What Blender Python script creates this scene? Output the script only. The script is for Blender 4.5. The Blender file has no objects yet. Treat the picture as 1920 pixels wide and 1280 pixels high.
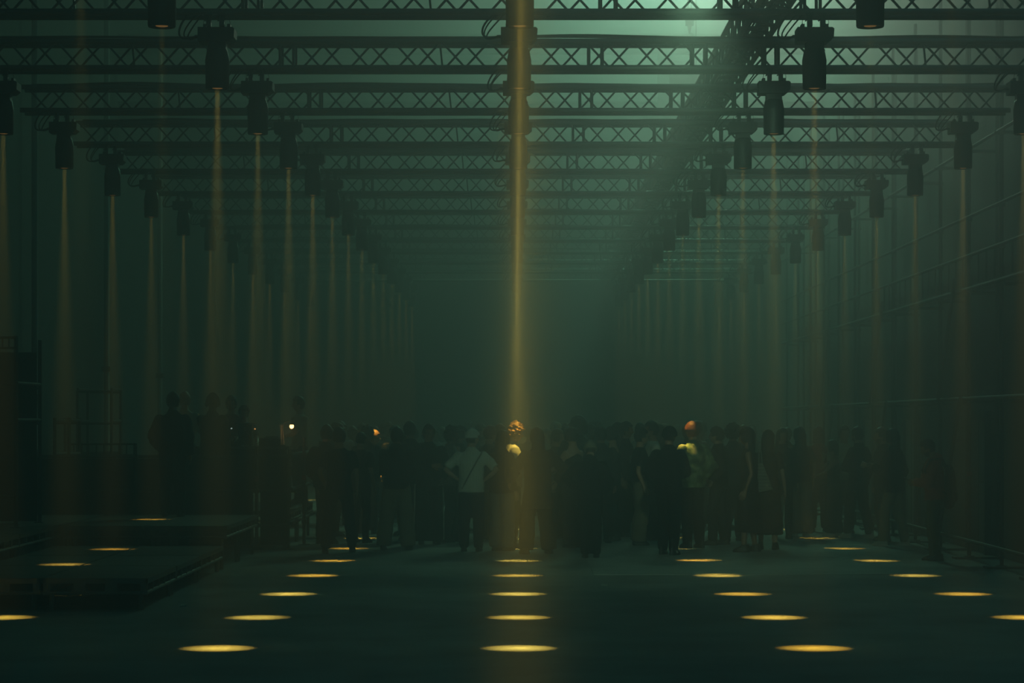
import bpy, math, random, itertools
from mathutils import Vector, Matrix, noise
random.seed(7)
R = math.radians
PI = math.pi
sc = bpy.context.scene
C = sc.collection

# ------------------------------------------------------------------ camera, world, light, exposure
F = 4533.0          # focal length in pixels of the 1920 px frame
HX, HY = 966.0, 790.0   # vanishing point of the hall
CAMH = 1.75
cd = bpy.data.cameras.new('camera')
cam = bpy.data.objects.new('camera', cd)
C.objects.link(cam)
sc.camera = cam
cd.sensor_width = 36.0
cd.lens = F / 1920 * 36
cd.shift_x = -(HX - 960) / 1920
cd.shift_y = (HY - 640) / 1920
cd.clip_start = 0.1
cd.clip_end = 400
cam.location = (0, 0, CAMH)
cam.rotation_euler = (PI / 2, 0, 0)

vs = sc.view_settings
vs.view_transform = 'Standard'
vs.look = 'None'
vs.gamma = 1
vs.use_curve_mapping = False
vs.exposure = -0.3

world = bpy.data.worlds.new('night_sky')
sc.world = world
world.use_nodes = True
bg = world.node_tree.nodes['Background']
bg.inputs[0].default_value = (0.02, 0.92, 1.0, 1)
bg.inputs[1].default_value = 0.36

sc.cycles.use_denoising = True
sc.cycles.use_adaptive_sampling = False
sc.cycles.max_bounces = 4
sc.cycles.diffuse_bounces = 2
sc.cycles.glossy_bounces = 2
sc.cycles.volume_bounces = 0
sc.cycles.transparent_max_bounces = 8
sc.cycles.sample_clamp_indirect = 4.0

HAZE_FORWARD = 0.022      # droplets scatter mostly forwards
HAZE_EVEN = 0.008         # and a little all round
HAZE_ABSORB = 0.011       # soaked up by the dark smoke
HAZE_G = 0.80


def area_light(name, loc, target, size, energy, color, shape='DISK', size_y=None, spread=180):
    l = bpy.data.lights.new(name, 'AREA')
    l.shape = shape
    l.size = size
    if size_y:
        l.size_y = size_y
    l.energy = energy
    l.color = color
    l.spread = R(spread)
    o = bpy.data.objects.new(name, l)
    C.objects.link(o)
    o.location = loc
    o.rotation_euler = (Vector(target) - Vector(loc)).to_track_quat('-Z', 'Y').to_euler()
    return o


# assumed lamp above the frame, right of the middle, added for the haze glow
area_light('assumed_glow_light', (4.4, 54, 12.9), (5.0, 5, 7.5), 2.6, 120, (1.0, 1.0, 0.78), spread=42)
# green fill light added above the frame to brighten the far haze
area_light('haze_fill_light', (3.6, 52, 12.9), (2.8, 46, 0), 2.0, 2700, (0.33, 1.0, 0.58))

BEAM_COLOR = (1.0, 0.69, 0.10)
BEAM_POWER = 3.3

# ------------------------------------------------------------------ materials


def mat(name, color, rough=0.7, metal=0.0, var=0.0, scale=8.0, bump=0.0, emit=None, estr=0.0, spec=0.5):
    m = bpy.data.materials.new(name)
    m.use_nodes = True
    nt = m.node_tree
    p = nt.nodes['Principled BSDF']
    p.inputs['Base Color'].default_value = (*color, 1)
    p.inputs['Roughness'].default_value = rough
    p.inputs['Metallic'].default_value = metal
    p.inputs['Specular IOR Level'].default_value = spec
    if var or bump:
        tc = nt.nodes.new('ShaderNodeTexCoord')
        nz = nt.nodes.new('ShaderNodeTexNoise')
        nz.inputs['Scale'].default_value = scale
        nz.inputs['Detail'].default_value = 6
        nt.links.new(tc.outputs['Object'], nz.inputs['Vector'])
        if var:
            cr = nt.nodes.new('ShaderNodeValToRGB')
            cr.color_ramp.elements[0].position = 0.3
            cr.color_ramp.elements[1].position = 0.7
            cr.color_ramp.elements[0].color = (*[max(0, c * (1 - var)) for c in color], 1)
            cr.color_ramp.elements[1].color = (*[min(1, c * (1 + var)) for c in color], 1)
            nt.links.new(nz.outputs['Fac'], cr.inputs['Fac'])
            nt.links.new(cr.outputs['Color'], p.inputs['Base Color'])
        if bump:
            bp = nt.nodes.new('ShaderNodeBump')
            bp.inputs['Strength'].default_value = bump
            bp.inputs['Distance'].default_value = 0.02
            nt.links.new(nz.outputs['Fac'], bp.inputs['Height'])
            nt.links.new(bp.outputs['Normal'], p.inputs['Normal'])
    if emit:
        p.inputs['Emission Color'].default_value = (*emit, 1)
        p.inputs['Emission Strength'].default_value = estr
    return m


M = {}
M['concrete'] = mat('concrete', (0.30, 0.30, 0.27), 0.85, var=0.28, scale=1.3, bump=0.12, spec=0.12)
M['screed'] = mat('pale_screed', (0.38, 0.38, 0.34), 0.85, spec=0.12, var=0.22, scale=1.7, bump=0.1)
M['wall'] = mat('dark_wall', (0.035, 0.035, 0.035), 0.9, var=0.3, scale=1.5, bump=0.2)
M['wall_r'] = mat('grey_hoarding', (0.07, 0.07, 0.065), 0.85, var=0.2, scale=1.2)
M['door'] = mat('pale_door', (0.17, 0.17, 0.15), 0.7, var=0.1, scale=3)
M['trim'] = mat('dark_trim', (0.03, 0.03, 0.03), 0.7)
M['column'] = mat('whitewashed_column', (0.30, 0.30, 0.28), 0.8, var=0.2, scale=4)
M['alu'] = mat('truss_aluminium', (0.10, 0.105, 0.10), 0.45, metal=0.35, var=0.15, scale=20)
M['steel'] = mat('scaffold_steel', (0.075, 0.075, 0.072), 0.7, metal=0.1, var=0.25, scale=12, spec=0.25)
M['rust'] = mat('roof_steel', (0.08, 0.08, 0.08), 0.8, var=0.2, scale=4)
M['black'] = mat('black_housing', (0.012, 0.012, 0.013), 0.55, var=0.2, scale=30)
M['rubber'] = mat('black_rubber', (0.010, 0.010, 0.010), 0.7, var=0.1, scale=40)
M['gloss'] = mat('black_gloss', (0.012, 0.012, 0.012), 0.12, var=0.1, scale=10)
M['lens'] = mat('lit_lens', (0.3, 0.2, 0.08), 0.2, emit=(1.0, 0.50, 0.13), estr=0.22)
M['ply'] = mat('deck_plywood', (0.10, 0.095, 0.08), 0.7, var=0.25, scale=3, bump=0.05)
M['deckmetal'] = mat('deck_frame_metal', (0.17, 0.17, 0.16), 0.5, metal=0.3, var=0.15, scale=10)
M['bulb'] = mat('warm_bulb', (1, 0.8, 0.5), 0.3, emit=(1.0, 0.62, 0.22), estr=14)
M['led_w'] = mat('white_led', (1, 1, 1), 0.3, emit=(0.75, 1.0, 0.9), estr=1.2)
M['led_o'] = mat('amber_led', (1, 0.6, 0.2), 0.3, emit=(1.0, 0.5, 0.14), estr=2.0)
M['tape'] = mat('white_tape', (0.5, 0.5, 0.45), 0.7, var=0.1, scale=20)
M['redtape'] = mat('red_tape', (0.30, 0.03, 0.03), 0.7, var=0.1, scale=20)
M['screen'] = mat('phone_screen', (0.05, 0.06, 0.06), 0.2, emit=(0.6, 0.9, 0.9), estr=0.10)

# ------------------------------------------------------------------ mesh helpers


class MB:
    def __init__(self):
        self.v = []
        self.f = []

    def add(self, vs_, fs):
        n = len(self.v)
        self.v += [tuple(p) for p in vs_]
        self.f += [tuple(i + n for i in q) for q in fs]
        return self

    def box(self, a, b):
        v = list(itertools.product((a[0], b[0]), (a[1], b[1]), (a[2], b[2])))
        return self.add(v, [(0, 1, 3, 2), (4, 6, 7, 5), (0, 4, 5, 1), (2, 3, 7, 6), (0, 2, 6, 4), (1, 5, 7, 3)])

    def loft(self, rings, caps=True, closed=True):
        n = len(rings[0])
        v = [p for r in rings for p in r]
        f = []
        for i in range(len(rings) - 1):
            for j in range(n):
                k = (j + 1) % n
                f.append((i * n + j, i * n + k, (i + 1) * n + k, (i + 1) * n + j))
        if caps:
            f.append(tuple(range(n - 1, -1, -1)))
            f.append(tuple((len(rings) - 1) * n + j for j in range(n)))
        return self.add(v, f)

    def tube(self, pts, rad, seg=8, caps=True):
        pts = [Vector(p) for p in pts]
        if not isinstance(rad, (list, tuple)):
            rad = [rad] * len(pts)
        rings = []
        up = None
        for i, p in enumerate(pts):
            a = pts[max(0, i - 1)]
            b = pts[min(len(pts) - 1, i + 1)]
            t = (b - a)
            if t.length < 1e-9:
                t = Vector((0, 0, 1))
            t.normalize()
            if up is None:
                up = Vector((0, 0, 1)) if abs(t.z) < 0.9 else Vector((1, 0, 0))
            s = t.cross(up)
            if s.length < 1e-6:
                s = t.cross(Vector((0, 1, 0)))
            s.normalize()
            up = s.cross(t).normalized()
            rings.append([p + (s * math.cos(2 * PI * j / seg) + up * math.sin(2 * PI * j / seg)) * rad[i] for j in range(seg)])
        return self.loft(rings, caps)

    def ell(self, c, r, seg=14, rows=9, m=None):
        c = Vector(c)
        rings = []
        for i in range(rows + 1):
            t = PI * i / rows
            s = max(0.02, math.sin(t))
            ring = []
            for j in range(seg):
                a = 2 * PI * j / seg
                p = Vector((r[0] * s * math.cos(a), r[1] * s * math.sin(a), -r[2] * math.cos(t)))
                if m:
                    p = m @ p
                ring.append(c + p)
            rings.append(ring)
        return self.loft(rings)

    def lathe(self, prof, seg=24, c=(0, 0, 0)):
        rings = [[(c[0] + r * math.cos(2 * PI * j / seg), c[1] + r * math.sin(2 * PI * j / seg), c[2] + z) for j in range(seg)] for r, z in prof]
        return self.loft(rings)

    def mesh(self, name, material=None, smooth=False):
        me = bpy.data.meshes.new(name)
        me.from_pydata(self.v, [], self.f)
        me.update()
        if material:
            me.materials.append(material)
        if smooth:
            me.polygons.foreach_set('use_smooth', [True] * len(me.polygons))
            try:
                me.set_sharp_from_angle(angle=R(40))
            except Exception:
                pass
        return me


def link(name, me, parent=None, loc=None):
    o = bpy.data.objects.new(name, me)
    C.objects.link(o)
    if parent is not None:
        o.parent = parent
    if loc is not None:
        o.location = loc
    return o


def part(name, mb, m, parent, smooth=True, loc=None):
    return link(name, mb.mesh(name, m, smooth), parent, loc)


def empty(name, loc, rz=0.0):
    o = bpy.data.objects.new(name, None)
    C.objects.link(o)
    o.location = loc
    o.rotation_euler = (0, 0, rz)
    o.empty_display_size = 0.1
    return o


def tag(o, label, cat, group=None, kind=None):
    o['label'] = label
    o['category'] = cat
    if group:
        o['group'] = group
    if kind:
        o['kind'] = kind
    return o


def struct(name, mb, m, label, cat, smooth=False):
    o = link(name, mb.mesh(name, m, smooth))
    tag(o, label, cat, kind='structure')
    return o


def copy_tree(o, parent=None):
    c = o.copy()
    C.objects.link(c)
    c.parent = parent
    for ch in list(o.children):
        copy_tree(ch, c)
    return c


def at(px, py, d):
    """point that shows at pixel (px, py) at depth d; used for measuring"""
    return Vector(((px - HX) * d / F, d, CAMH - (py - HY) * d / F))


ORD = ['nearest', 'second', 'third', 'fourth', 'fifth', 'sixth', 'seventh', 'eighth', 'ninth', 'tenth', 'eleventh',
       'twelfth', 'thirteenth', 'fourteenth', 'fifteenth', 'sixteenth', 'seventeenth']

# ------------------------------------------------------------------ the hall
WL, WR, WF = -8.2, 6.25, 66.0
struct('floor', MB().box((-9, -6, -0.3), (8, 68, 0)), M['concrete'], 'dark worn concrete floor of the hall with lit patches', 'floor')
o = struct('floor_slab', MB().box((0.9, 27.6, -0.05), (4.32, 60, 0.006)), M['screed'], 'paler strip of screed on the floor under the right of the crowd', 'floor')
struct('wall_left', MB().box((WL - 0.3, -6, 0), (WL, 68, 13)), M['wall'], 'black left wall of the hall lost in darkness', 'wall')
struct('wall_right', MB().box((WR, -6, 0), (WR + 0.3, 68, 13)), M['wall_r'], 'grey boarded right wall behind the scaffold', 'wall')
struct('ceiling', MB().box((-9, -6, 13.0), (1.8, 68, 13.2)), M['wall'], 'dark unseen half roof added to dim the left side', 'ceiling')  # unseen half roof, shaped to keep sky light off the left side
struct('wall_back', MB().box((-9, WF, 0), (8, WF + 0.3, 13)), M['wall'], 'far end wall hidden by the green haze', 'wall')

for i, (px0, px1, zt) in enumerate([(1817, 1851, 1.84), (1697, 1719, 1.84), (1621, 1641, 1.84)]):
    d1 = (WR - 0.05) * F / (px0 - HX)
    d0 = (WR - 0.05) * F / (px1 - HX)
    e = empty('door_%d' % (i + 1), (WR, d0, 0))
    e['kind'] = 'structure'
    tag(e, ['pale door beside the nearest scaffold standard on the right wall',
            'pale door behind the person in the long dark coat', 'pale door deepest in the haze on the right wall'][i], 'door')
    w = d1 - d0
    part('leaf', MB().box((-0.05, 0.05, 0.01), (-0.005, w - 0.05, zt - 0.06)), M['door'], e, False)
    part('door_frame', MB().box((-0.09, -0.04, 0), (-0.002, 0.05, zt)).box((-0.09, w - 0.05, 0), (-0.002, w + 0.04, zt)).box((-0.09, -0.04, zt - 0.06), (-0.002, w + 0.04, zt + 0.05)), M['trim'], e, False)
    part('handle', MB().tube([(-0.05, 0.15, 0.95), (-0.10, 0.15, 0.95), (-0.10, 0.26, 0.95)], 0.012, 6), M['steel'], e)
    part('panel_joint', MB().box((-0.056, w * 0.45, 0.02), (-0.05, w * 0.45 + 0.025, zt - 0.08)), M['trim'], e, False)

# roof steel, faint above the trusses
for i, (d, z) in enumerate([(50.0, 9.35), (50.0, 7.95), (58.0, 10.4)]):
    b = MB().box((WL, d - 0.12, z), (WR, d + 0.12, z + 0.03)).box((WL, d - 0.015, z), (WR, d + 0.015, z + 0.4)).box((WL, d - 0.12, z + 0.37), (WR, d + 0.12, z + 0.4))
    struct('trim_%d' % (i + 1), b, M['rust'], ['upper steel roof beam crossing above the hoist', 'lower steel roof beam crossing behind the hoist', 'farthest steel roof beam near the end wall'][i], 'roof beam')
b = MB().box((2.95, 49.9, 7.95), (3.2, 50.1, 9.35))
struct('trim_4', b, M['rust'], 'short upright tying the two steel roof beams together', 'roof beam')
# columns along the left wall
for i, (px, d) in enumerate([(65, 35.3), (200, 41.3), (300, 47.3)]):
    x = (px - HX) * d / F
    mb = MB().lathe([(0.055, 0), (0.055, 0.02), (0.047, 0.03), (0.047, 9.0)], 16)
    e = empty('wall_column', (x, d, 0))
    tag(e, ['pale steel column nearest the left edge of the frame', 'pale steel column behind the low railing left of the desk', 'pale steel column farthest back beside the dark standing person'][i], 'column', kind='structure')
    part('shaft', mb, M['column'], e)
    part('base_plate', MB().box((-0.12, -0.12, 0), (0.12, 0.12, 0.02)), M['column'], e, False)
    for z in ((2.05, 1.25) if i == 0 else (2.6,)):
        part('bracket', MB().box((-0.075, -0.075, z), (0.075, 0.075, z + 0.09)), M['black'], e, False)

# ------------------------------------------------------------------ lighting trusses
D0, DS = 18.67, 2.935
NMIN, NMAX = -4, 12
ZB, ZT = 4.893, 5.128      # chord centres
TW = 0.12                  # half depth of the box
XE = 5.0
PER = 0.4275
PH = -0.444
chord_me = MB().tube([(-XE, 0, 0), (XE, 0, 0)], 0.025, 12).mesh('chord', M['alu'], True)
H = ZT - ZB
up_me = MB().tube([(-PER / 4, 0, 0), (PER / 4, 0, H)], 0.0105, 6).mesh('brace', M['alu'], True)
dn_me = MB().tube([(-PER / 4, 0, H), (PER / 4, 0, 0)], 0.0105, 6).mesh('brace', M['alu'], True)
post_me = MB().tube([(0, 0, 0), (0, 0, H)], 0.014, 6).mesh('end_post', M['alu'], True)
thin_me = MB().tube([(0.012, 0, 0), (-0.012, 0, H)], 0.010, 6).mesh('strut', M['alu'], True)
lac = MB()
x = -XE + 0.1
k = 0
while x < XE - 0.2:
    for z in (0, H):
        lac.tube([(x, -TW if k % 2 else TW, z), (x + PER / 2, TW if k % 2 else -TW, z)], 0.009, 5)
    x += PER / 2
    k += 1
lac_me = lac.mesh('lacing', M['alu'], True)


def zigzag(y, flip):
    """yield (x centre, rising?) for one lattice face"""
    k0 = int((-XE - PH) / (PER / 2)) - 1
    for k in range(k0, k0 + 60):
        xc = PH + (k + 0.5) * PER / 2
        if xc - PER / 4 < -XE + 0.03 or xc + PER / 4 > XE - 0.03:
            continue
        yield xc, ((k % 2 == 0) != flip)


POSTS = [-2.03, 0.716, 1.64, 2.28]
STRUTS = [-3.41, -0.66, 3.66]
cable_mes = []
for v in range(3):
    rr = random.Random(20 + v)
    mb = MB()
    for q in range(3):
        pts = []
        y = rr.uniform(-0.10, 0.02)
        for s in range(61):
            xx = -XE + 0.1 + (2 * XE - 0.2) * s / 60
            b = noise.noise((xx * 0.9 + v * 9, q * 3.1, v)) * 0.028
            pts.append((xx, y + b * 0.8, H + 0.036 + max(-0.004, b) + q * 0.002))
        mb.tube(pts, 0.010, 5)
    cable_mes.append(mb.mesh('cable_bundle', M['rubber'], True))

trusses = {}
for n in range(NMIN, NMAX + 1):
    d = D0 + DS * n
    e = empty('lighting_truss', (0, d, ZB))
    i = n - NMIN
    if n >= 0:
        lab = 'box truss across the hall, %s from the top of the frame' % ('first' if n == 0 else ORD[n])
    else:
        lab = 'box truss above the top of the frame, %s the camera' % ['fourth nearest to', 'third nearest to', 'second nearest to', 'nearest to'][-1 - n]
    tag(e, lab, 'truss', 'lighting trusses across the hall')
    trusses[n] = e
    for y in (-TW, TW):
        for z in (0, H):
            link('chord', chord_me, e, (0, y, z))
    for y, fl in ((-TW, False), (TW, True)):
        for xc, rising in zigzag(y, fl):
            link('brace', up_me if rising else dn_me, e, (xc, y, 0))
        for xp in POSTS:
            for s in (-0.06, 0.06):
                link('end_post', post_me, e, (xp + s, y, 0))
    for xp in STRUTS:
        link('strut', thin_me, e, (xp, 0, 0))
    l = link('lacing', lac_me, e)
    l['kind'] = 'stuff'
    link('cable_bundle', cable_mes[i % 3], e)

# long truss lying on the cross trusses, running away from the camera
LZ = ZT + 0.085
LX, LW = 2.15, 0.135
Y0, Y1 = 13.0, 55.0
e = empty('long_truss', (LX, Y0, LZ))
tag(e, 'long box truss running away from the camera across the cross trusses', 'truss')
lch = MB().tube([(0, 0, 0), (0, Y1 - Y0, 0)], 0.025, 12).mesh('chord', M['alu'], True)
LH = 0.27
for x in (-LW, LW):
    for z in (0.0, LH):
        link('chord', lch, e, (x, 0, z))
b_up = MB().tube([(0, 0, 0), (0, PER / 2, LH)], 0.011, 6).mesh('brace', M['alu'], True)
b_dn = MB().tube([(0, 0, LH), (0, PER / 2, 0)], 0.011, 6).mesh('brace', M['alu'], True)
b_l = MB().tube([(-LW, 0, 0), (LW, PER / 2, 0)], 0.011, 6).mesh('brace', M['alu'], True)
b_r = MB().tube([(LW, 0, 0), (-LW, PER / 2, 0)], 0.011, 6).mesh('brace', M['alu'], True)
nb = int((Y1 - Y0) / (PER / 2))
rest = MB()
for k in range(nb):
    y = k * PER / 2
    if k < 98:
        link('brace', b_up if k % 2 else b_dn, e, (-LW, y, 0))
        link('brace', b_dn if k % 2 else b_up, e, (LW, y, 0))
        link('brace', b_l if k % 2 else b_r, e, (0, y, 0))
    else:
        y2 = y + PER / 2
        z = (0, LH) if k % 2 else (LH, 0)
        rest.tube([(-LW, y, z[0]), (-LW, y2, z[1])], 0.011, 5)
        rest.tube([(LW, y, z[1]), (LW, y2, z[0])], 0.011, 5)
        rest.tube([(-LW if k % 2 else LW, y, 0), (LW if k % 2 else -LW, y2, 0)], 0.011, 5)
o = part('far_lacing', rest, M['alu'], e)
o['kind'] = 'stuff'
rungs = MB()
k = 0.5
while k < Y1 - Y0:
    rungs.tube([(-LW, k, LH), (LW, k, LH)], 0.011, 5)
    k += PER
part('top_rungs', rungs, M['alu'], e)['kind'] = 'stuff'
for q in range(7):
    rr = random.Random(q)
    pts = []
    for s in range(90):
        y = 0.1 + (Y1 - Y0 - 0.2) * s / 89
        pts.append((-0.10 + q * 0.032 + 0.008 * noise.noise((y, q * 2.0, 0)), y, 0.035 + 0.012 * (q % 3) + 0.012 * max(0, noise.noise((y * 1.3, q, 5)))))
    part('cable', MB().tube(pts, 0.011, 5), M['rubber'], e)

# ------------------------------------------------------------------ moving-head lights
LZB = ZB - 0.025       # underside of the lower chords
# geometry is given from the underside of the truss (z = 0) downwards
base = MB()
prof = [(-0.14, -0.088), (0.128, -0.088), (0.142, -0.10), (0.138, -0.165), (0.10, -0.197), (-0.14, -0.197)]
base.loft([[(x, -0.10, z) for x, z in prof], [(x, 0.10, z) for x, z in prof]])
base_me = base.mesh('base', M['black'])
clamp = MB().tube([(0, 0, 0.012), (0, 0, -0.04)], 0.021, 8).box((-0.018, -0.03, -0.09), (0.018, 0.03, -0.04)).tube([(-0.02, 0, -0.035), (-0.034, 0, -0.047)], 0.006, 5)
clamp.box((-0.03, -0.026, -0.004), (0.03, 0.026, 0.014))
clamp_me = clamp.mesh('clamp', M['black'])
tab_me = MB().box((-0.012, -0.05, -0.089), (0.012, 0.05, -0.056)).mesh('handle', M['black'])
yoke_me = MB().loft([[(s * w, y, z) for s, y in ((-1, -0.05), (1, -0.05), (1, 0.05), (-1, 0.05))] for w, z in ((0.070, -0.196), (0.070, -0.245), (0.078, -0.262))]).mesh('yoke', M['black'])
head_me = MB().lathe([(0.05, -0.24), (0.072, -0.245), (0.080, -0.258), (0.094, -0.33), (0.0945, -0.345), (0.093, -0.36), (0.0905, -0.545), (0.087, -0.553), (0.078, -0.553), (0.075, -0.540), (0.03, -0.540)], 28).mesh('head', M['black'], True)
lens_me = MB().lathe([(0.005, -0.538), (0.040, -0.538), (0.040, -0.546), (0.028, -0.5485), (0.004, -0.5495)], 20).mesh('lens', M['lens'], True)
plug_me = MB().tube([(-0.138, -0.02, -0.150), (-0.172, -0.02, -0.150)], 0.013, 8).mesh('plug', M['black'], True)
cable_v = []
for v in range(4):
    rr = random.Random(60 + v)
    mb = MB()
    for q in range(3):
        y = -0.02 + 0.025 * q
        a = Vector((-0.17, y, -0.150))
        out = rr.uniform(0.20, 0.27)
        top = Vector((-0.21 + 0.04 * q + rr.uniform(-0.02, 0.02), -0.09, 0.0))
        c1 = a + Vector((-out * 0.6, 0, -0.03 - rr.uniform(0, 0.03)))
        c2 = top + Vector((-0.07 - rr.uniform(0, 0.06), 0, -0.10))
        pts = []
        for s in range(15):
            t = s / 14
            p = a * (1 - t) ** 3 + c1 * 3 * t * (1 - t) ** 2 + c2 * 3 * t * t * (1 - t) + top * t ** 3
            pts.append(p)
        pts.append(top + Vector((0.03, 0.0, 0.02)))
        mb.tube(pts, 0.0062 if q else 0.0085, 5)
    cable_v.append(mb.mesh('power_cable', M['rubber'], True))
wire_me = MB().tube([(0.085, -0.03, -0.09), (0.105, -0.05, -0.05), (0.09, -0.08, 0.01)], 0.0025, 4).tube([(-0.085, -0.03, -0.09), (-0.10, -0.05, -0.05), (-0.09, -0.08, 0.01)], 0.0025, 4).mesh('safety_wire', M['steel'])

ROWS = [(-4.575, 'far left row'), (-2.30, 'row left of the middle'), (0.03, 'middle row'), (2.31, 'row right of the middle'), (4.545, 'far right row')]
rl = random.Random(5)
for r, (x, rname) in enumerate(ROWS):
    shown = 0
    for n in range(NMIN, NMAX + 1):
        if n < -2 and r != 2:
            continue
        d = D0 + DS * n
        e = empty('moving_head_light', (x, d, LZB))
        px = HX + x * F / d
        py = HY - (LZB - 0.55 - CAMH) * F / d
        if py > 0 and -40 < px < 1960:
            lab = 'black moving-head light in the %s, %s to the camera' % (rname, ORD[shown] if shown == 0 else ORD[shown] + ' nearest')
            shown += 1
        else:
            lab = 'moving-head light of the %s above the frame, %s in line' % (rname, 'first' if n == NMIN else ORD[n - NMIN])
        tag(e, lab, 'stage light', 'moving-head lights under the trusses')
        link('base', base_me, e)
        for s in (-0.05, 0.05):
            link('clamp', clamp_me, e, (s, -0.12, 0))
            link('handle', tab_me, e, (s * 1.85, 0, 0))
        link('yoke', yoke_me, e)
        link('head', head_me, e)
        link('lens', lens_me, e)
        link('plug', plug_me, e)
        link('power_cable', cable_v[(n + r * 2) % 4], e)
        link('safety_wire', wire_me, e)
        l = bpy.data.lights.new('beam', 'AREA')
        l.shape = 'DISK'
        l.size = 0.04
        l.spread = R(8.0)
        l.energy = BEAM_POWER * rl.uniform(0.85, 1.15) * (0.13 if (n < 0 and r != 2) else 1.0) * (0.8 if n < -2 else 1.0)
        w = rl.uniform(-0.09, 0.07)
        l.color = (1.0, BEAM_COLOR[1] + w, max(0.04, BEAM_COLOR[2] + w * 0.5))
        lo = bpy.data.objects.new('beam', l)
        C.objects.link(lo)
        lo.parent = e
        lo.location = (0, 0, -0.561)

# ------------------------------------------------------------------ added unseen fill light in a floodlight housing, brightens the crowd
e = empty('crowd_fill_light', (1.2, 15.735, LZB))
tag(e, 'black floodlight housing of the fill lamp added above the frame', 'stage light')
part('clamp', MB().tube([(0, -0.12, 0.012), (0, -0.12, -0.05)], 0.02, 8), M['black'], e)
part('yoke', MB().box((-0.16, -0.135, -0.06), (0.16, -0.105, -0.045)).box((-0.17, -0.135, -0.22), (-0.158, -0.105, -0.045)).box((0.158, -0.135, -0.22), (0.17, -0.105, -0.045)), M['black'], e, False)
part('housing', MB().loft([[(sx * w, y, -0.17 + sz * h) for sx, sz in ((-1, -1), (1, -1), (1, 1), (-1, 1))] for y, w, h in ((-0.19, 0.09, 0.05), (-0.15, 0.15, 0.085), (-0.03, 0.155, 0.09))]), M['black'], e, False)
fl = area_light('crowd_fill_beam', (1.2, 15.735 - 0.02, LZB - 0.17), (1.8, 34, 0.7), 0.22, 46, (0.50, 1.0, 0.60), spread=31)

# ------------------------------------------------------------------ crane hook and chain hoist
hx, hd = (1293 - HX) * 45 / F, 45.0
e = empty('crane_hook', (hx, hd, at(1293, 78, hd).z))
tag(e, 'crane hook hanging in the bright haze right of the middle', 'hook')
pts = [(0.0, 0, 0.02 + 0.05)]
pts = []
for s in range(17):
    a = R(100 - s * 250 / 16)
    rr_ = 0.062
    pts.append((0.005 + rr_ * math.cos(a), 0, 0.08 + rr_ * math.sin(a) * 1.1))
part('hook_body', MB().tube(pts, [0.016 + 0.016 * math.sin(PI * s / 16) for s in range(17)], 8), M['steel'], e)
part('shank', MB().lathe([(0.018, 0.15), (0.02, 0.19), (0.03, 0.23), (0.042, 0.28), (0.042, 0.30)], 12), M['steel'], e)
part('hoist_block', MB().box((-0.075, -0.06, 0.30), (0.075, 0.06, 0.62)).tube([(-0.08, 0, 0.46), (0.08, 0, 0.46)], 0.09, 14), M['black'], e)
part('hanging_rope', MB().tube([(-0.03, 0, 0.60), (-0.03, 0, 4.0)], 0.012, 6).tube([(0.03, 0, 0.60), (0.03, 0, 4.0)], 0.012, 6), M['steel'], e)
part('latch', MB().tube([(-0.045, 0, 0.12), (-0.02, 0, 0.02)], 0.008, 6), M['steel'], e)
zc = at(1285, 160, 45).z
e2 = empty('chain_hoist', (at(1285, 160, 45).x, 45, zc))
tag(e2, 'boxy chain hoist motor with a carrying handle below the crane hook', 'hoist')
part('motor_body', MB().lathe([(0.02, -0.30), (0.115, -0.29), (0.125, -0.25), (0.125, 0.25), (0.115, 0.29), (0.02, 0.30)], 14), M['black'], e2)
for ob in e2.children:
    ob.rotation_euler = (0, PI / 2, 0)
    ob.location = (0, 0, 0.10)
part('gear_box', MB().box((0.05, -0.13, 0.0), (0.28, 0.13, 0.235)), M['black'], e2, False)
part('handle', MB().tube([(-0.17, 0, 0.2), (-0.17, 0, 0.27), (-0.15, 0, 0.285), (0.02, 0, 0.285), (0.04, 0, 0.27), (0.04, 0, 0.2)], 0.013, 6), M['steel'], e2)
ch = MB()
z = 0.22
k = 0
top_z = at(1293, 80, 45).z - zc
while z < top_z:
    a = 0.016
    if k % 2:
        ring = [(0.08 + a * math.cos(t), 0, z + 0.026 * math.sin(t)) for t in [i * PI / 4 for i in range(9)]]
    else:
        ring = [(0.08, a * math.cos(t), z + 0.026 * math.sin(t)) for t in [i * PI / 4 for i in range(9)]]
    ch.tube(ring, 0.006, 5, False)
    z += 0.036
    k += 1
part('chain', ch, M['steel'], e2)['kind'] = 'stuff'
part('suspension', MB().tube([(0.15, 0, -0.02), (0.15, 0, -0.75)], 0.015, 6).box((0.10, -0.05, -0.8), (0.2, 0.05, -0.72)), M['steel'], e2)
part('hanger_rod', MB().tube([(0.2, 0.0, 0.23), (0.2, 0, 3.0)], 0.010, 6), M['steel'], e2)

# ------------------------------------------------------------------ stage decks
DT = 0.155
slat_y = MB().box((-0.012, -0.018, -DT + 0.03), (0.012, 0.018, -0.045)).mesh('slat', M['deckmetal'])
slat_x = MB().box((-0.018, -0.012, -DT + 0.03), (0.018, 0.012, -0.045)).mesh('slat', M['deckmetal'])
slat_w = MB().box((-0.055, -0.012, -DT + 0.03), (0.055, 0.012, -0.045)).mesh('slat', M['deckmetal'])


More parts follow.
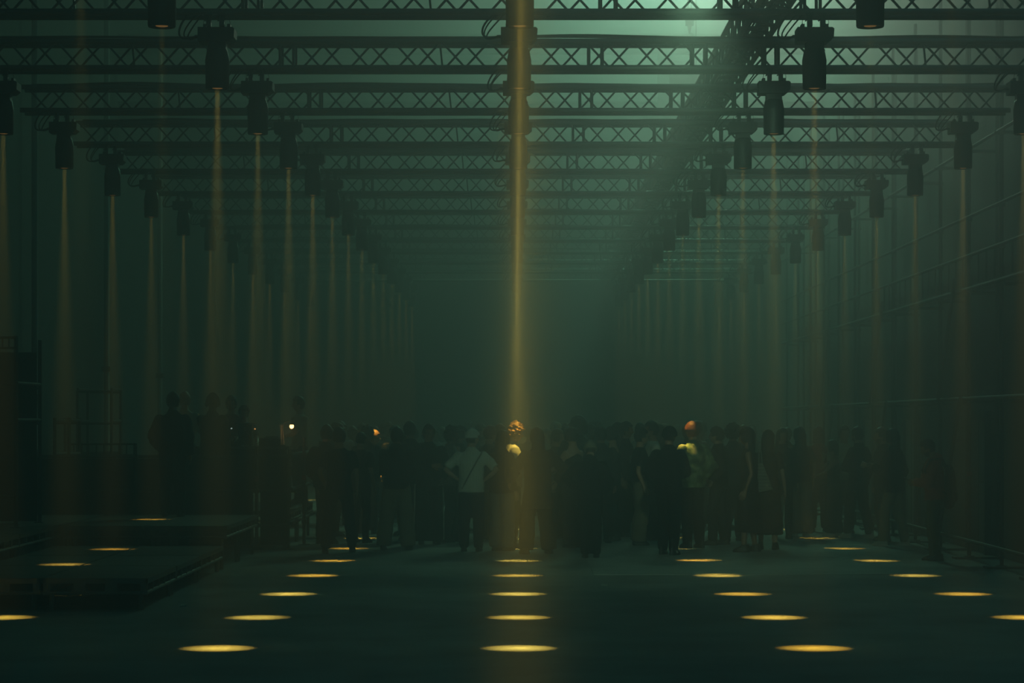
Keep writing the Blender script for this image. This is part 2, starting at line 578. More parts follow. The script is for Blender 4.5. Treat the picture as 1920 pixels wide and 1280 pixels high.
def deck(x0, x1, d0, d1, zt, label, group):
    g = 0.012
    x0 += g
    x1 -= g
    d0 += g
    d1 -= g
    e = empty('stage_deck', ((x0 + x1) / 2, (d0 + d1) / 2, zt))
    tag(e, label, 'stage deck', group)
    w, l = (x1 - x0) / 2, (d1 - d0) / 2
    part('deck_board', MB().box((-w + 0.008, -l + 0.008, -0.028), (w - 0.008, l - 0.008, 0)), M['ply'], e, False)
    part('top_rail', MB().box((-w, -l, -0.05), (-w + 0.02, l, -0.003)).box((w - 0.02, -l, -0.05), (w, l, -0.003)).box((-w, -l, -0.05), (w, -l + 0.02, -0.003)).box((-w, l - 0.02, -0.05), (w, l, -0.003)), M['deckmetal'], e, False)
    b = MB()
    for s in (-1, 1):
        b.tube([(s * (w - 0.016), -l, -DT + 0.018), (s * (w - 0.016), l, -DT + 0.018)], 0.018, 8)
        b.tube([(-w, s * (l - 0.016), -DT + 0.018), (w, s * (l - 0.016), -DT + 0.018)], 0.018, 8)
    part('bottom_rail', b, M['deckmetal'], e)
    nsl = 5
    for k in range(nsl + 1):
        y = -l + 0.02 + (2 * l - 0.04) * k / nsl
        link('slat', slat_y, e, (w - 0.016, y, 0))
        link('slat', slat_y, e, (-w + 0.016, y, 0))
    for k in range(4):
        x = -w + 0.05 + (2 * w - 0.1) * k / 3
        link('slat', slat_w if k in (1, 2) else slat_x, e, (x, -l + 0.016, 0))
        link('slat', slat_x, e, (x, l - 0.016, 0))
    for sx in (-1, 1):
        for sy in (-1, 1):
            part('leg', MB().tube([(sx * (w - 0.07), sy * (l - 0.07), -DT + 0.03), (sx * (w - 0.07), sy * (l - 0.07), -zt)], 0.024, 8), M['deckmetal'], e)
    return e


XL = (-5.38, -4.385, -3.39)
YL = (22.36, 24.3, 26.25, 28.2)
nm = ['nearest', 'middle', 'farthest']
for i in range(2):
    for j in range(3):
        deck(XL[i], XL[i + 1], YL[j], YL[j + 1], 0.30, 'low stage deck, %s of the three on the %s side' % (nm[j], 'left' if i == 0 else 'right'), 'low stage decks')
YU = (28.5, 30.2, 31.95)
for i in range(2):
    for j in range(2):
        deck(XL[i], XL[i + 1], YU[j], YU[j + 1], 0.52, 'raised stage deck in front of the desk, %s row on the %s side' % ('front' if j == 0 else 'back', 'left' if i == 0 else 'right'), 'raised stage decks')
YW = (22.7, 24.6, 26.5, 28.4, 30.2, 31.95)
for j in range(5):
    deck(-7.2, -5.42, YW[j], YW[j + 1], 0.52, 'raised stage deck along the left wall, %s from the front' % ['first', 'second', 'third', 'fourth', 'fifth'][j], 'raised stage decks along the wall')
YD = (33.25, 35.2, 37.2)
for i, (a, b) in enumerate([(-6.9, -5.0), (-5.0, -3.1)]):
    for j in range(2):
        deck(a, b, YD[j], YD[j + 1], 0.52, 'raised deck under the desk, %s %s piece' % ('front' if j == 0 else 'rear', 'left' if i == 0 else 'right'), 'decks under the desk')

# ------------------------------------------------------------------ tube railing round the desk
e = empty('desk_railing', (-3.3, 33.15, 0))
tag(e, 'steel tube railing with black panels round the desk', 'railing')


def local(o, pts):
    return [(p[0] - o.location.x, p[1] - o.location.y, p[2] - o.location.z) for p in pts]


for z in (1.27, 0.80, 0.33):
    part('rail', MB().tube(local(e, [(-6.9, 33.15, z), (-3.0, 33.15, z)]), 0.024, 8), M['steel'], e)
    part('rail', MB().tube(local(e, [(-3.06, 33.0, z + 0.03), (-3.06, 37.3, z + 0.03)]), 0.024, 8), M['steel'], e)
for x, y, zt in [(-6.85, 33.1, 1.45), (-5.2, 33.1, 1.45), (-3.54, 33.1, 1.40), (-3.11, 33.1, 1.30), (-3.0, 34.35, 1.52), (-3.0, 37.2, 1.45)]:
    part('post', MB().tube(local(e, [(x, y, 0.01), (x, y, zt)]), 0.024, 8), M['steel'], e)
    part('foot_plate', MB().box(*local(e, [(x - 0.075, y - 0.075, 0), (x + 0.075, y + 0.075, 0.012)])), M['steel'], e, False)
    for z in (1.27, 0.80, 0.33):
        part('coupler', MB().box(*local(e, [(x - 0.034, y - 0.034, z - 0.03), (x + 0.034, y + 0.034, z + 0.03)])), M['steel'], e, False)
part('black_panel', MB().box(*local(e, [(-6.8, 33.19, 0.05), (-3.6, 33.21, 1.24)])), M['black'], e, False)
part('black_panel', MB().box(*local(e, [(-3.5, 33.19, 0.05), (-3.14, 33.21, 1.24)])), M['black'], e, False)
part('tape', MB().box(*local(e, [(-3.566, 33.072, 0.93), (-3.514, 33.128, 1.00)])), M['redtape'], e, False)['label'] = 'red tape mark on the post'
part('tape', MB().box(*local(e, [(-3.026, 34.322, 0.92), (-2.974, 34.378, 0.98)])), M['redtape'], e, False)['label'] = 'red tape mark on the post'

# ------------------------------------------------------------------ desk with gear
TD = 34.3
ZD = 1.40
e = empty('equipment_desk', (-3.9, TD, 0.52))
tag(e, 'long black equipment desk behind the tube railing', 'desk')
part('desk_top', MB().box((-0.65, -0.35, ZD - 0.56), (0.72, 0.35, ZD - 0.52)), M['black'], e, False)
part('front_panel', MB().box((-0.62, -0.33, 0.25), (0.69, -0.30, ZD - 0.56)), M['black'], e, False)
for sx in (-0.6, 0.67):
    for sy in (-0.3, 0.3):
        part('leg', MB().tube([(sx, sy, 0), (sx, sy, ZD - 0.56)], 0.025, 8), M['steel'], e)
part('label_tape', MB().box((-0.36, -0.336, ZD - 0.70), (-0.27, -0.33, ZD - 0.675)), M['tape'], e, False)['label'] = 'strip of white tape on the desk front'
part('edge_strip', MB().box((-0.55, -0.356, ZD - 0.552), (0.66, -0.35, ZD - 0.528)), M['deckmetal'], e, False)


def gear(name, label, px, w, dp, h, build, y=TD, cat='equipment'):
    x = (px - HX) * y / F
    e = empty(name, (x, y, ZD))
    tag(e, label, cat)
    build(e, w / 2, dp / 2, h)
    return e


def b_mixer(e, w, l, h):
    part('case', MB().loft([[(-w, -l, 0), (w, -l, 0), (w, l, 0), (-w, l, 0)], [(-w, -l, h * 0.6), (w, -l, h * 0.6), (w, l, h), (-w, l, h)]]), M['black'], e, False)
    for i in range(5):
        for j in range(3):
            y = -l + 0.05 + j * 0.08
            z = h * 0.6 + (y + l) / (2 * l) * h * 0.4
            part('knob', MB().lathe([(0.012, 0), (0.011, 0.02), (0.004, 0.022)], 8, (-w + 0.05 + i * (2 * w - 0.1) / 4, y, z)), M['rubber'], e)
    for i in range(4):
        x = -w + 0.07 + i * (2 * w - 0.14) / 3
        part('fader', MB().box((x - 0.008, -l + 0.01, h * 0.6), (x + 0.008, -l + 0.03, h * 0.6 + 0.018)), M['rubber'], e, False)


def b_player(e, w, l, h):
    part('case', MB().box((-w, -l, 0), (w, l, h)), M['black'], e, False)
    part('jog_wheel', MB().lathe([(0.10, 0), (0.10, 0.012), (0.09, 0.018), (0.01, 0.018)], 22, (0, -0.04, h)), M['gloss'], e)
    part('display', MB().box((-0.09, l - 0.10, h), (0.09, l - 0.02, h + 0.03)), M['black'], e, False)
    for i in range(4):
        part('button', MB().lathe([(0.012, 0), (0.012, 0.008), (0.003, 0.009)], 10, (-w + 0.03, -l + 0.03 + i * 0.035, h)), M['rubber'], e)


def b_monitor(e, w, l, h):
    part('cabinet', MB().box((-w, -l, 0.02), (w, l, h)), M['black'], e, False)
    part('driver', MB().lathe([(0.07, 0), (0.068, 0.008), (0.05, -0.006), (0.01, -0.012)], 18), M['rubber'], e, loc=(0, -l, h * 0.4)).rotation_euler = (PI / 2, 0, 0)
    part('tweeter', MB().lathe([(0.03, 0), (0.028, 0.006), (0.004, 0.009)], 14), M['gloss'], e, loc=(0, -l, h * 0.78)).rotation_euler = (PI / 2, 0, 0)
    part('flat_lid', MB().lathe([(0.02, h), (0.155, h + 0.012), (0.158, h + 0.02), (0.02, h + 0.026)], 22), M['black'], e)
    for s in (-1, 1):
        part('foot', MB().lathe([(0.015, 0), (0.015, 0.02)], 8, (s * (w - 0.03), 0, 0)), M['rubber'], e)


gear('mixer', 'flat black mixing console at the left of the desk', 432, 0.34, 0.36, 0.10, b_mixer)
gear('media_player', 'black media player between mixing console and desk lamp', 508, 0.30, 0.38, 0.11, b_player)
gear('monitor_speaker', 'black monitor speaker with a wide flat lid on the desk', 461, 0.19, 0.2, 0.31, b_monitor, TD - 0.1, 'speaker')
for i, (px, py, m, lab) in enumerate([(478, 804, 'led_o', 'small amber indicator lamp right of the monitor speaker'), (434, 803, 'led_w', 'small white indicator lamp left of the monitor speaker'), (415, 813, 'led_o', 'small amber indicator lamp left end of the desk')]):
    p = at(px, py, TD - 0.16 + 0.05 * i)
    e = empty('indicator_lamp', (p.x, p.y, ZD))
    tag(e, lab, 'lamp')
    part('stem', MB().tube([(0, 0, 0), (0, 0, p.z - ZD)], 0.006, 6).lathe([(0.02, 0), (0.02, 0.008)], 10), M['black'], e)
    part('lit_cap', MB().ell((0, 0, p.z - ZD), (0.013, 0.013, 0.011), 10, 6), M[m], e)
# gooseneck lamp
p = at(547, 800, TD - 0.1)
e = empty('gooseneck_lamp', (at(531, 800, TD).x, TD - 0.1, ZD))
tag(e, 'lit gooseneck lamp at the right end of the desk', 'lamp')
bx = p.x - e.location.x
bz = p.z - ZD
part('base', MB().lathe([(0.055, 0), (0.055, 0.02), (0.02, 0.03), (0.01, 0.032)], 16), M['black'], e)
pts = []
for s in range(15):
    a = PI - s / 14 * R(120)
    pts.append((0.115 + 0.115 * math.cos(a), 0, bz - 0.02 + 0.11 * math.sin(a)))
part('gooseneck', MB().tube([(0, 0, 0.03), (0, 0, bz - 0.04)] + pts, 0.007, 8), M['steel'], e)
part('shade', MB().loft([[(bx + r * math.cos(2 * PI * j / 16) + off, r * math.sin(2 * PI * j / 16), z) for j in range(16)] for r, z, off in ((0.015, bz + 0.085, 0.03), (0.03, bz + 0.07, 0.026), (0.05, bz + 0.03, 0.012), (0.047, bz + 0.03, 0.012), (0.027, bz + 0.066, 0.026))], caps=False), M['steel'], e)
part('bulb', MB().ell((bx, 0, bz + 0.01), (0.032, 0.032, 0.036), 12, 8), M['bulb'], e)
part('lamp_reflection', MB().loft([[(-0.02, 0.02, 0.03), (0.03, 0.02, 0.03), (0.03, 0.03, 0.03), (-0.02, 0.03, 0.03)], [(-0.045, 0.02, bz + 0.05), (-0.005, 0.02, bz + 0.02), (-0.005, 0.03, bz + 0.02), (-0.045, 0.03, bz + 0.05)]]), M['tape'], e, False)  # added pale card that stands in for the lamp's reflection
l = bpy.data.lights.new('lamp_glow', 'POINT')
l.energy = 1.1
l.color = (1.0, 0.55, 0.18)
l.shadow_soft_size = 0.04
lo = bpy.data.objects.new('lamp_glow', l)
C.objects.link(lo)
lo.parent = e
lo.location = (bx - 0.0, -0.05, bz - 0.03)

# ------------------------------------------------------------------ scaffold frames on the left
def tower(name, x0, x1, d0, d1, zb, zt, rungs, label, ladder=True, panel=False):
    e = empty(name, ((x0 + x1) / 2, (d0 + d1) / 2, zb))
    tag(e, label, 'scaffold')
    for x in (x0, x1):
        for y in (d0, d1):
            part('standard', MB().tube(local(e, [(x, y, zb), (x, y, zt)]), 0.024, 8), M['steel'], e)
            part('base_plate', MB().box(*local(e, [(x - 0.06, y - 0.06, zb), (x + 0.06, y + 0.06, zb + 0.01)])), M['steel'], e, False)
    for y in (d0, d1):
        for z in rungs:
            part('rung', MB().tube(local(e, [(x0, y, z), (x1, y, z)]), 0.02, 8), M['steel'], e)
    for x in (x0, x1):
        for z in rungs[:2]:
            part('ledger', MB().tube(local(e, [(x, d0, z + 0.04), (x, d1, z + 0.04)]), 0.02, 8), M['steel'], e)
    if ladder:
        z0, z1 = zt - 0.14, zt - 0.02
        part('ladder_beam', MB().tube(local(e, [(x0, d0 - 0.03, z0), (x1, d0 - 0.03, z0)]), 0.016, 6).tube(local(e, [(x0, d0 - 0.03, z1), (x1, d0 - 0.03, z1)]), 0.016, 6), M['steel'], e)
        k = x1
        while k > x0:
            part('ladder_web', MB().tube(local(e, [(k, d0 - 0.03, z0), (k, d0 - 0.03, z1)]), 0.012, 6), M['steel'], e)
            k -= 0.075
    if panel:
        part('dark_cover', MB().box(*local(e, [(x0 + 0.03, d1 - 0.05, zb + 0.02), (x1 - 0.03, d1 - 0.03, zt - 0.15)])), M['black'], e, False)
    return e


tower('scaffold_tower', -7.1, -5.78, 28.0, 29.4, 0.52, 2.74, (2.16, 1.73, 1.31, 0.885), 'tall scaffold tower with rungs at the left edge', True, True)
tower('scaffold_ladder', -6.40, -6.2, 33.6, 34.4, 0.52, 1.80, (1.73, 1.26), 'narrow scaffold frame right of the pale column', False)
tower('scaffold_railing', -6.86, -6.33, 37.9, 38.8, 0.0, 2.24, (2.22, 1.72, 1.25), 'low scaffold railing left of the dark standing person', False)
e = empty('deck_beam', (-6.3, 36.0, 0))
tag(e, 'short ladder beam lying on trestles left of the desk', 'beam')
for z in (1.26, 1.42):
    part('tube', MB().tube([(-0.2, -0.6, z), (0.75, -0.6, z)], 0.018, 6), M['steel'], e)
for k in range(9):
    part('web', MB().tube([(-0.16 + k * 0.11, -0.6, 1.26), (-0.16 + k * 0.11, -0.6, 1.42)], 0.012, 6), M['steel'], e)
for x in (-0.15, 0.7):
    part('trestle', MB().tube([(x, -0.6, 1.26), (x, -0.6, 0.53)], 0.02, 6), M['steel'], e)

# ------------------------------------------------------------------ scaffold along the right wall
SX = 5.79
e = empty('wall_scaffold', (SX, 26.7, 0))
tag(e, 'long tube scaffold standing along the right wall', 'scaffold')
sy = [26.7 + 2.07 * k for k in range(13)]
SX2 = SX + 0.36
for y in sy:
    part('standard', MB().tube(local(e, [(SX, y, 0.02), (SX, y, 7.5)]), 0.0245, 8), M['steel'], e)
    part('standard', MB().tube(local(e, [(SX2, y, 0.02), (SX2, y, 7.5)]), 0.0245, 8), M['steel'], e)
    part('sole_board', MB().box(*local(e, [(SX - 0.20, y - 0.12, 0), (SX2 + 0.05, y + 0.12, 0.03)])), M['ply'], e, False)
    part('base_jack', MB().lathe([(0.07, 0.03), (0.07, 0.04), (0.02, 0.042), (0.02, 0.2), (0.035, 0.2), (0.035, 0.23)], 10, (0, y - 26.7, 0)), M['steel'], e)
    for z in (0.24, 2.04, 3.43, 3.85, 4.34, 5.2):
        part('coupler', MB().box(*local(e, [(SX - 0.04, y - 0.035, z - 0.035), (SX + 0.035, y + 0.035, z + 0.035)])), M['steel'], e, False)
    for z in (2.0, 3.39, 5.2):
        part('transom', MB().tube(local(e, [(SX - 0.08, y + 0.04, z), (SX2 + 0.05, y + 0.04, z)]), 0.022, 8), M['steel'], e)
for z in (0.24, 2.04, 3.43, 3.85, 4.34, 5.2):
    part('ledger', MB().tube(local(e, [(SX - 0.045, 26.2, z), (SX - 0.045, 52.2, z)]), 0.0245, 8), M['steel'], e)
for k in range(12):
    a, b = sy[k], sy[k + 1]
    for q in range(2):
        part('walk_board', MB().box(*local(e, [(SX + 0.01 + q * 0.17, a + 0.01, 3.455), (SX + 0.16 + q * 0.17, b - 0.01, 3.49)])), M['ply'], e, False)
    part('toe_board', MB().box(*local(e, [(SX + 0.03, a + 0.03, 3.49), (SX + 0.05, b - 0.03, 3.63)])), M['ply'], e, False)
    if k in (2, 5, 8):
        part('diagonal', MB().tube(local(e, [(SX - 0.09, a + 1.7, 0.25), (SX - 0.09, a + 0.1, 2.06)]), 0.0245, 8), M['steel'], e)
        part('diagonal', MB().tube(local(e, [(SX - 0.09, a + 1.75, 2.04), (SX - 0.09, a + 0.5, 3.6)]), 0.0245, 8), M['steel'], e)
    if k < 6:
        for q in range(1, 4):
            yy = a + (b - a) * q / 4
            part('guard_upright', MB().tube(local(e, [(SX + 0.02, yy, 3.45), (SX + 0.02, yy, 3.85)]), 0.012, 6), M['steel'], e)
part('tape', MB().box(*local(e, [(SX - 0.027, sy[2] - 0.027, 1.05), (SX + 0.027, sy[2] + 0.027, 1.11)])), M['redtape'], e, False)['label'] = 'red tape mark on a standard'

# ------------------------------------------------------------------ people
SKIN = [mat('skin_light', (0.42, 0.24, 0.16), 0.55, var=0.08, scale=12), mat('skin_tan', (0.30, 0.15, 0.09), 0.55, var=0.08, scale=12), mat('skin_dark', (0.10, 0.05, 0.03), 0.5, var=0.08, scale=12)]
CL = {}


def cloth(name, col, rough=0.9, var=0.18, scale=9):
    if name not in CL:
        CL[name] = mat('cloth_' + name, col, rough, var=var, scale=scale, bump=0.15, spec=0.2)
    return CL[name]


cloth('black', (0.010, 0.010, 0.011))
cloth('charcoal', (0.028, 0.028, 0.030))
cloth('navy', (0.012, 0.016, 0.028))
cloth('grey', (0.13, 0.13, 0.125))
cloth('tan', (0.17, 0.145, 0.10))
cloth('olive', (0.07, 0.075, 0.045))
cloth('white', (0.52, 0.53, 0.47))
cloth('cream', (0.36, 0.35, 0.27))
cloth('orange', (0.36, 0.065, 0.03))
cloth('red', (0.22, 0.02, 0.02))
cloth('denim', (0.05, 0.06, 0.075))
cloth('brown', (0.06, 0.035, 0.02))
# striped shirt and camouflage jacket
m = mat('cloth_striped', (0.5, 0.5, 0.45), 0.9)
nt = m.node_tree
tc = nt.nodes.new('ShaderNodeTexCoord')
wv = nt.nodes.new('ShaderNodeTexWave')
wv.inputs['Scale'].default_value = 14
wv.inputs['Distortion'].default_value = 0.6
cr = nt.nodes.new('ShaderNodeValToRGB')
cr.color_ramp.elements[0].color = (0.34, 0.36, 0.30, 1)
cr.color_ramp.elements[1].color = (0.60, 0.62, 0.54, 1)
nt.links.new(tc.outputs['Object'], wv.inputs['Vector'])
nt.links.new(wv.outputs['Fac'], cr.inputs['Fac'])
nt.links.new(cr.outputs['Color'], nt.nodes['Principled BSDF'].inputs['Base Color'])
CL['striped'] = m
m = mat('cloth_camouflage', (0.2, 0.25, 0.12), 0.9)
nt = m.node_tree
tc = nt.nodes.new('ShaderNodeTexCoord')
nz = nt.nodes.new('ShaderNodeTexNoise')
nz.inputs['Scale'].default_value = 9
nz.inputs['Detail'].default_value = 2
cr = nt.nodes.new('ShaderNodeValToRGB')
cr.color_ramp.interpolation = 'CONSTANT'
cr.color_ramp.elements[0].color = (0.05, 0.09, 0.05, 1)
cr.color_ramp.elements[1].position = 0.46
cr.color_ramp.elements[1].color = (0.16, 0.22, 0.10, 1)
x_ = cr.color_ramp.elements.new(0.58)
x_.color = (0.34, 0.36, 0.20, 1)
nt.links.new(tc.outputs['Object'], nz.inputs['Vector'])
nt.links.new(nz.outputs['Fac'], cr.inputs['Fac'])
nt.links.new(cr.outputs['Color'], nt.nodes['Principled BSDF'].inputs['Base Color'])
CL['camo'] = m
m = mat('cloth_tote', (0.4, 0.4, 0.33), 0.9)
nt = m.node_tree
tc = nt.nodes.new('ShaderNodeTexCoord')
wv = nt.nodes.new('ShaderNodeTexWave')
wv.bands_direction = 'Z'
wv.inputs['Scale'].default_value = 7
cr = nt.nodes.new('ShaderNodeValToRGB')
cr.color_ramp.elements[0].color = (0.10, 0.10, 0.085, 1)
cr.color_ramp.elements[1].color = (0.27, 0.27, 0.22, 1)
nt.links.new(tc.outputs['Object'], wv.inputs['Vector'])
nt.links.new(wv.outputs['Fac'], cr.inputs['Fac'])
nt.links.new(cr.outputs['Color'], nt.nodes['Principled BSDF'].inputs['Base Color'])
CL['tote'] = m
HAIR = {'black': mat('hair_black', (0.008, 0.007, 0.006), 0.6, var=0.3, scale=60, bump=0.3),
        'brown': mat('hair_brown', (0.045, 0.022, 0.010), 0.6, var=0.3, scale=60, bump=0.3),
        'red': mat('hair_auburn', (0.15, 0.045, 0.018), 0.6, var=0.3, scale=60, bump=0.3),
        'blond': mat('hair_blond', (0.32, 0.16, 0.06), 0.6, var=0.3, scale=60, bump=0.3)}
EYE = mat('eye_white', (0.22, 0.21, 0.20), 0.25)
SHOE = {'black': mat('shoe_black', (0.012, 0.012, 0.012), 0.5, var=0.1, scale=20), 'white': mat('shoe_white', (0.42, 0.42, 0.38), 0.6, var=0.1, scale=20), 'tan': mat('shoe_tan', (0.2, 0.17, 0.12), 0.6, var=0.1, scale=20)}


def vlerp(a, b, t):
    return a + (b - a) * t


def ik(a, b, l1, l2, pole):
    a, b = Vector(a), Vector(b)
    dv = b - a
    D = dv.length
    if D > (l1 + l2) * 0.995:
        b = a + dv.normalized() * (l1 + l2) * 0.995
        dv = b - a
        D = dv.length
    u = dv.normalized()
    k = (l1 * l1 - l2 * l2 + D * D) / (2 * D)
    h = math.sqrt(max(0.0, l1 * l1 - k * k))
    p = Vector(pole)
    p = p - u * p.dot(u)
    if p.length < 1e-5:
        p = Vector((1, 0, 0))
    p.normalize()
    return a + u * k + p * h, b


HAND = {  # wrist target for the left side (+x); mirrored for the right; and elbow pole
    'down': ((0.245, -0.03, 0.865), (0.3, 1, 0)),
    'back': ((0.20, 0.12, 0.90), (0.5, 1, 0)),
    'pocket': ((0.20, -0.05, 0.95), (0.6, 1, 0)),
    'hip': ((0.185, -0.03, 1.02), (1, 0.35, 0)),
    'phone': ((0.045, -0.29, 1.13), (0.6, 0.2, -1)),
    'drink': ((0.11, -0.27, 1.17), (0.6, 0.3, -1)),
    'fwd': ((0.15, -0.40, 1.06), (0.5, 0.4, -1)),
    'cross': ((-0.03, -0.19, 1.14), (1, -0.1, -0.6)),
    'chin': ((0.05, -0.18, 1.42), (0.7, -0.2, -1)),
    'up': ((0.27, -0.25, 1.50), (1, 0.1, -1)),
    'out': ((0.36, -0.12, 0.99), (0.7, 0.8, 0)),
}
FEET = {'stand': ((0.105, 0.0), (-0.105, 0.01)), 'wide': ((0.19, 0.0), (-0.17, 0.0)), 'walk': ((0.20, 0.20), (-0.19, -0.20)), 'step': ((0.09, -0.17), (-0.10, 0.12)), 'close': ((0.075, 0.02), (-0.085, -0.03)), 'offset': ((0.12, -0.08), (-0.11, 0.06))}


def build_hand(mb, W, dirv, side, curl):
    d = Vector(dirv).normalized()
    inward = Vector((-side, 0, 0))
    n = inward - d * inward.dot(d)
    if n.length < 0.2:
        n = Vector((0, 0, 1)) - d * d.z
    n.normalize()                       # palm normal
    s = d.cross(n).normalized()         # across the palm
    if s.dot(Vector((0, -1, 0))) < 0:
        s = -s                          # s points to the thumb side
    rings = []
    for t, w, h in ((-0.02, 0.026, 0.020), (0.012, 0.030, 0.017), (0.05, 0.040, 0.015), (0.085, 0.041, 0.013), (0.092, 0.037, 0.010)):
        c = W + d * t
        rings.append([c + s * (w * math.cos(2 * PI * j / 8)) + n * (h * math.sin(2 * PI * j / 8)) for j in range(8)])
    mb.loft(rings)
    for k, (off, L) in enumerate(((0.030, 0.068), (0.010, 0.076), (-0.011, 0.070), (-0.031, 0.054))):
        p = W + d * 0.083 + s * off
        ang = 0.10
        pts = [p]
        for q, fr in enumerate((0.45, 0.32, 0.23)):
            ang += curl * (0.75 + 0.12 * k)
            p = p + (d * math.cos(ang) + n * math.sin(ang)) * (L * fr)
            pts.append(p)
        mb.tube(pts, [0.0095, 0.009, 0.008, 0.006], 6)
    p = W + d * 0.025 + s * 0.030
    t1 = (d * 0.75 + s * 0.55 + n * 0.35).normalized()
    t2 = (d * 0.9 + s * 0.12 + n * (0.35 + curl * 0.4)).normalized()
    mb.tube([p, p + t1 * 0.036, p + t1 * 0.036 + t2 * 0.030, p + t1 * 0.036 + t2 * 0.052], [0.013, 0.011, 0.0095, 0.007], 6)


def head_radius(a, e):
    """point on the head: a = azimuth from the face (-y), e = elevation"""
    x = math.sin(a) * math.cos(e)
    y = -math.cos(a) * math.cos(e)
    z = math.sin(e)
    rx, ry, rz = 0.077, 0.098, 0.118
    p = Vector((x * rx, y * ry, z * rz))
    low = max(0.0, -z)
    p.x *= 1 - 0.30 * low ** 1.6
    if y > 0:
        p.y *= 1 - 0.45 * low ** 1.2
    fw = max(0.0, -y)
    g = lambda t, c, w: math.exp(-((t - c) / w) ** 2)
    ax = abs(a)
    if ax < 1.2:
        zz = p.z
        p.y -= 0.024 * g(zz, -0.030, 0.016) * g(ax, 0, 0.17) + 0.012 * g(zz, -0.010, 0.02) * g(ax, 0, 0.15)
        p.y -= 0.005 * g(zz, 0.022, 0.012) * g(ax, 0.35, 0.35)
        p.y += 0.011 * g(zz, 0.000, 0.014) * g(ax, 0.42, 0.17)
        p.y -= 0.006 * g(zz, -0.060, 0.008) * g(ax, 0, 0.28)
        p.y -= 0.005 * g(zz, -0.074, 0.007) * g(ax, 0, 0.26)
        p.y += 0.004 * g(zz, -0.067, 0.004) * g(ax, 0, 0.3)
        p.y -= 0.010 * g(zz, -0.104, 0.016) * g(ax, 0, 0.4)
    return p


def head_shell(mb, mtx, thick, cover, seg=30, rows=22, nz=0.0, nsc=30.0, seed=0):
    """shell around the head; thick(a,e) metres outside the head where cover(a,e)"""
    rings = []
    for i in range(rows + 1):
        e = -PI / 2 + PI * i / rows
        e = max(-PI / 2 + 0.03, min(PI / 2 - 0.03, e))
        ring = []
        for j in range(seg):
            a = -PI + 2 * PI * j / seg
            p = head_radius(a, e)
            if cover is not None:
                t = thick(a, e) if cover(a, e) else -0.008
                nrm = Vector((p.x / 0.006, p.y / 0.0096, p.z / 0.014)).normalized()
                if nz and t > 0:
                    t += nz * noise.noise(p * nsc + Vector((seed, seed * 2, 0)))
                p = p + nrm * t
            ring.append(mtx @ p)
        rings.append(ring)
    mb.loft(rings)


JOBS = []   # (mesh name, MB, voxel, smooth iterations, extra MB, fold amount)


class Person:
    pass


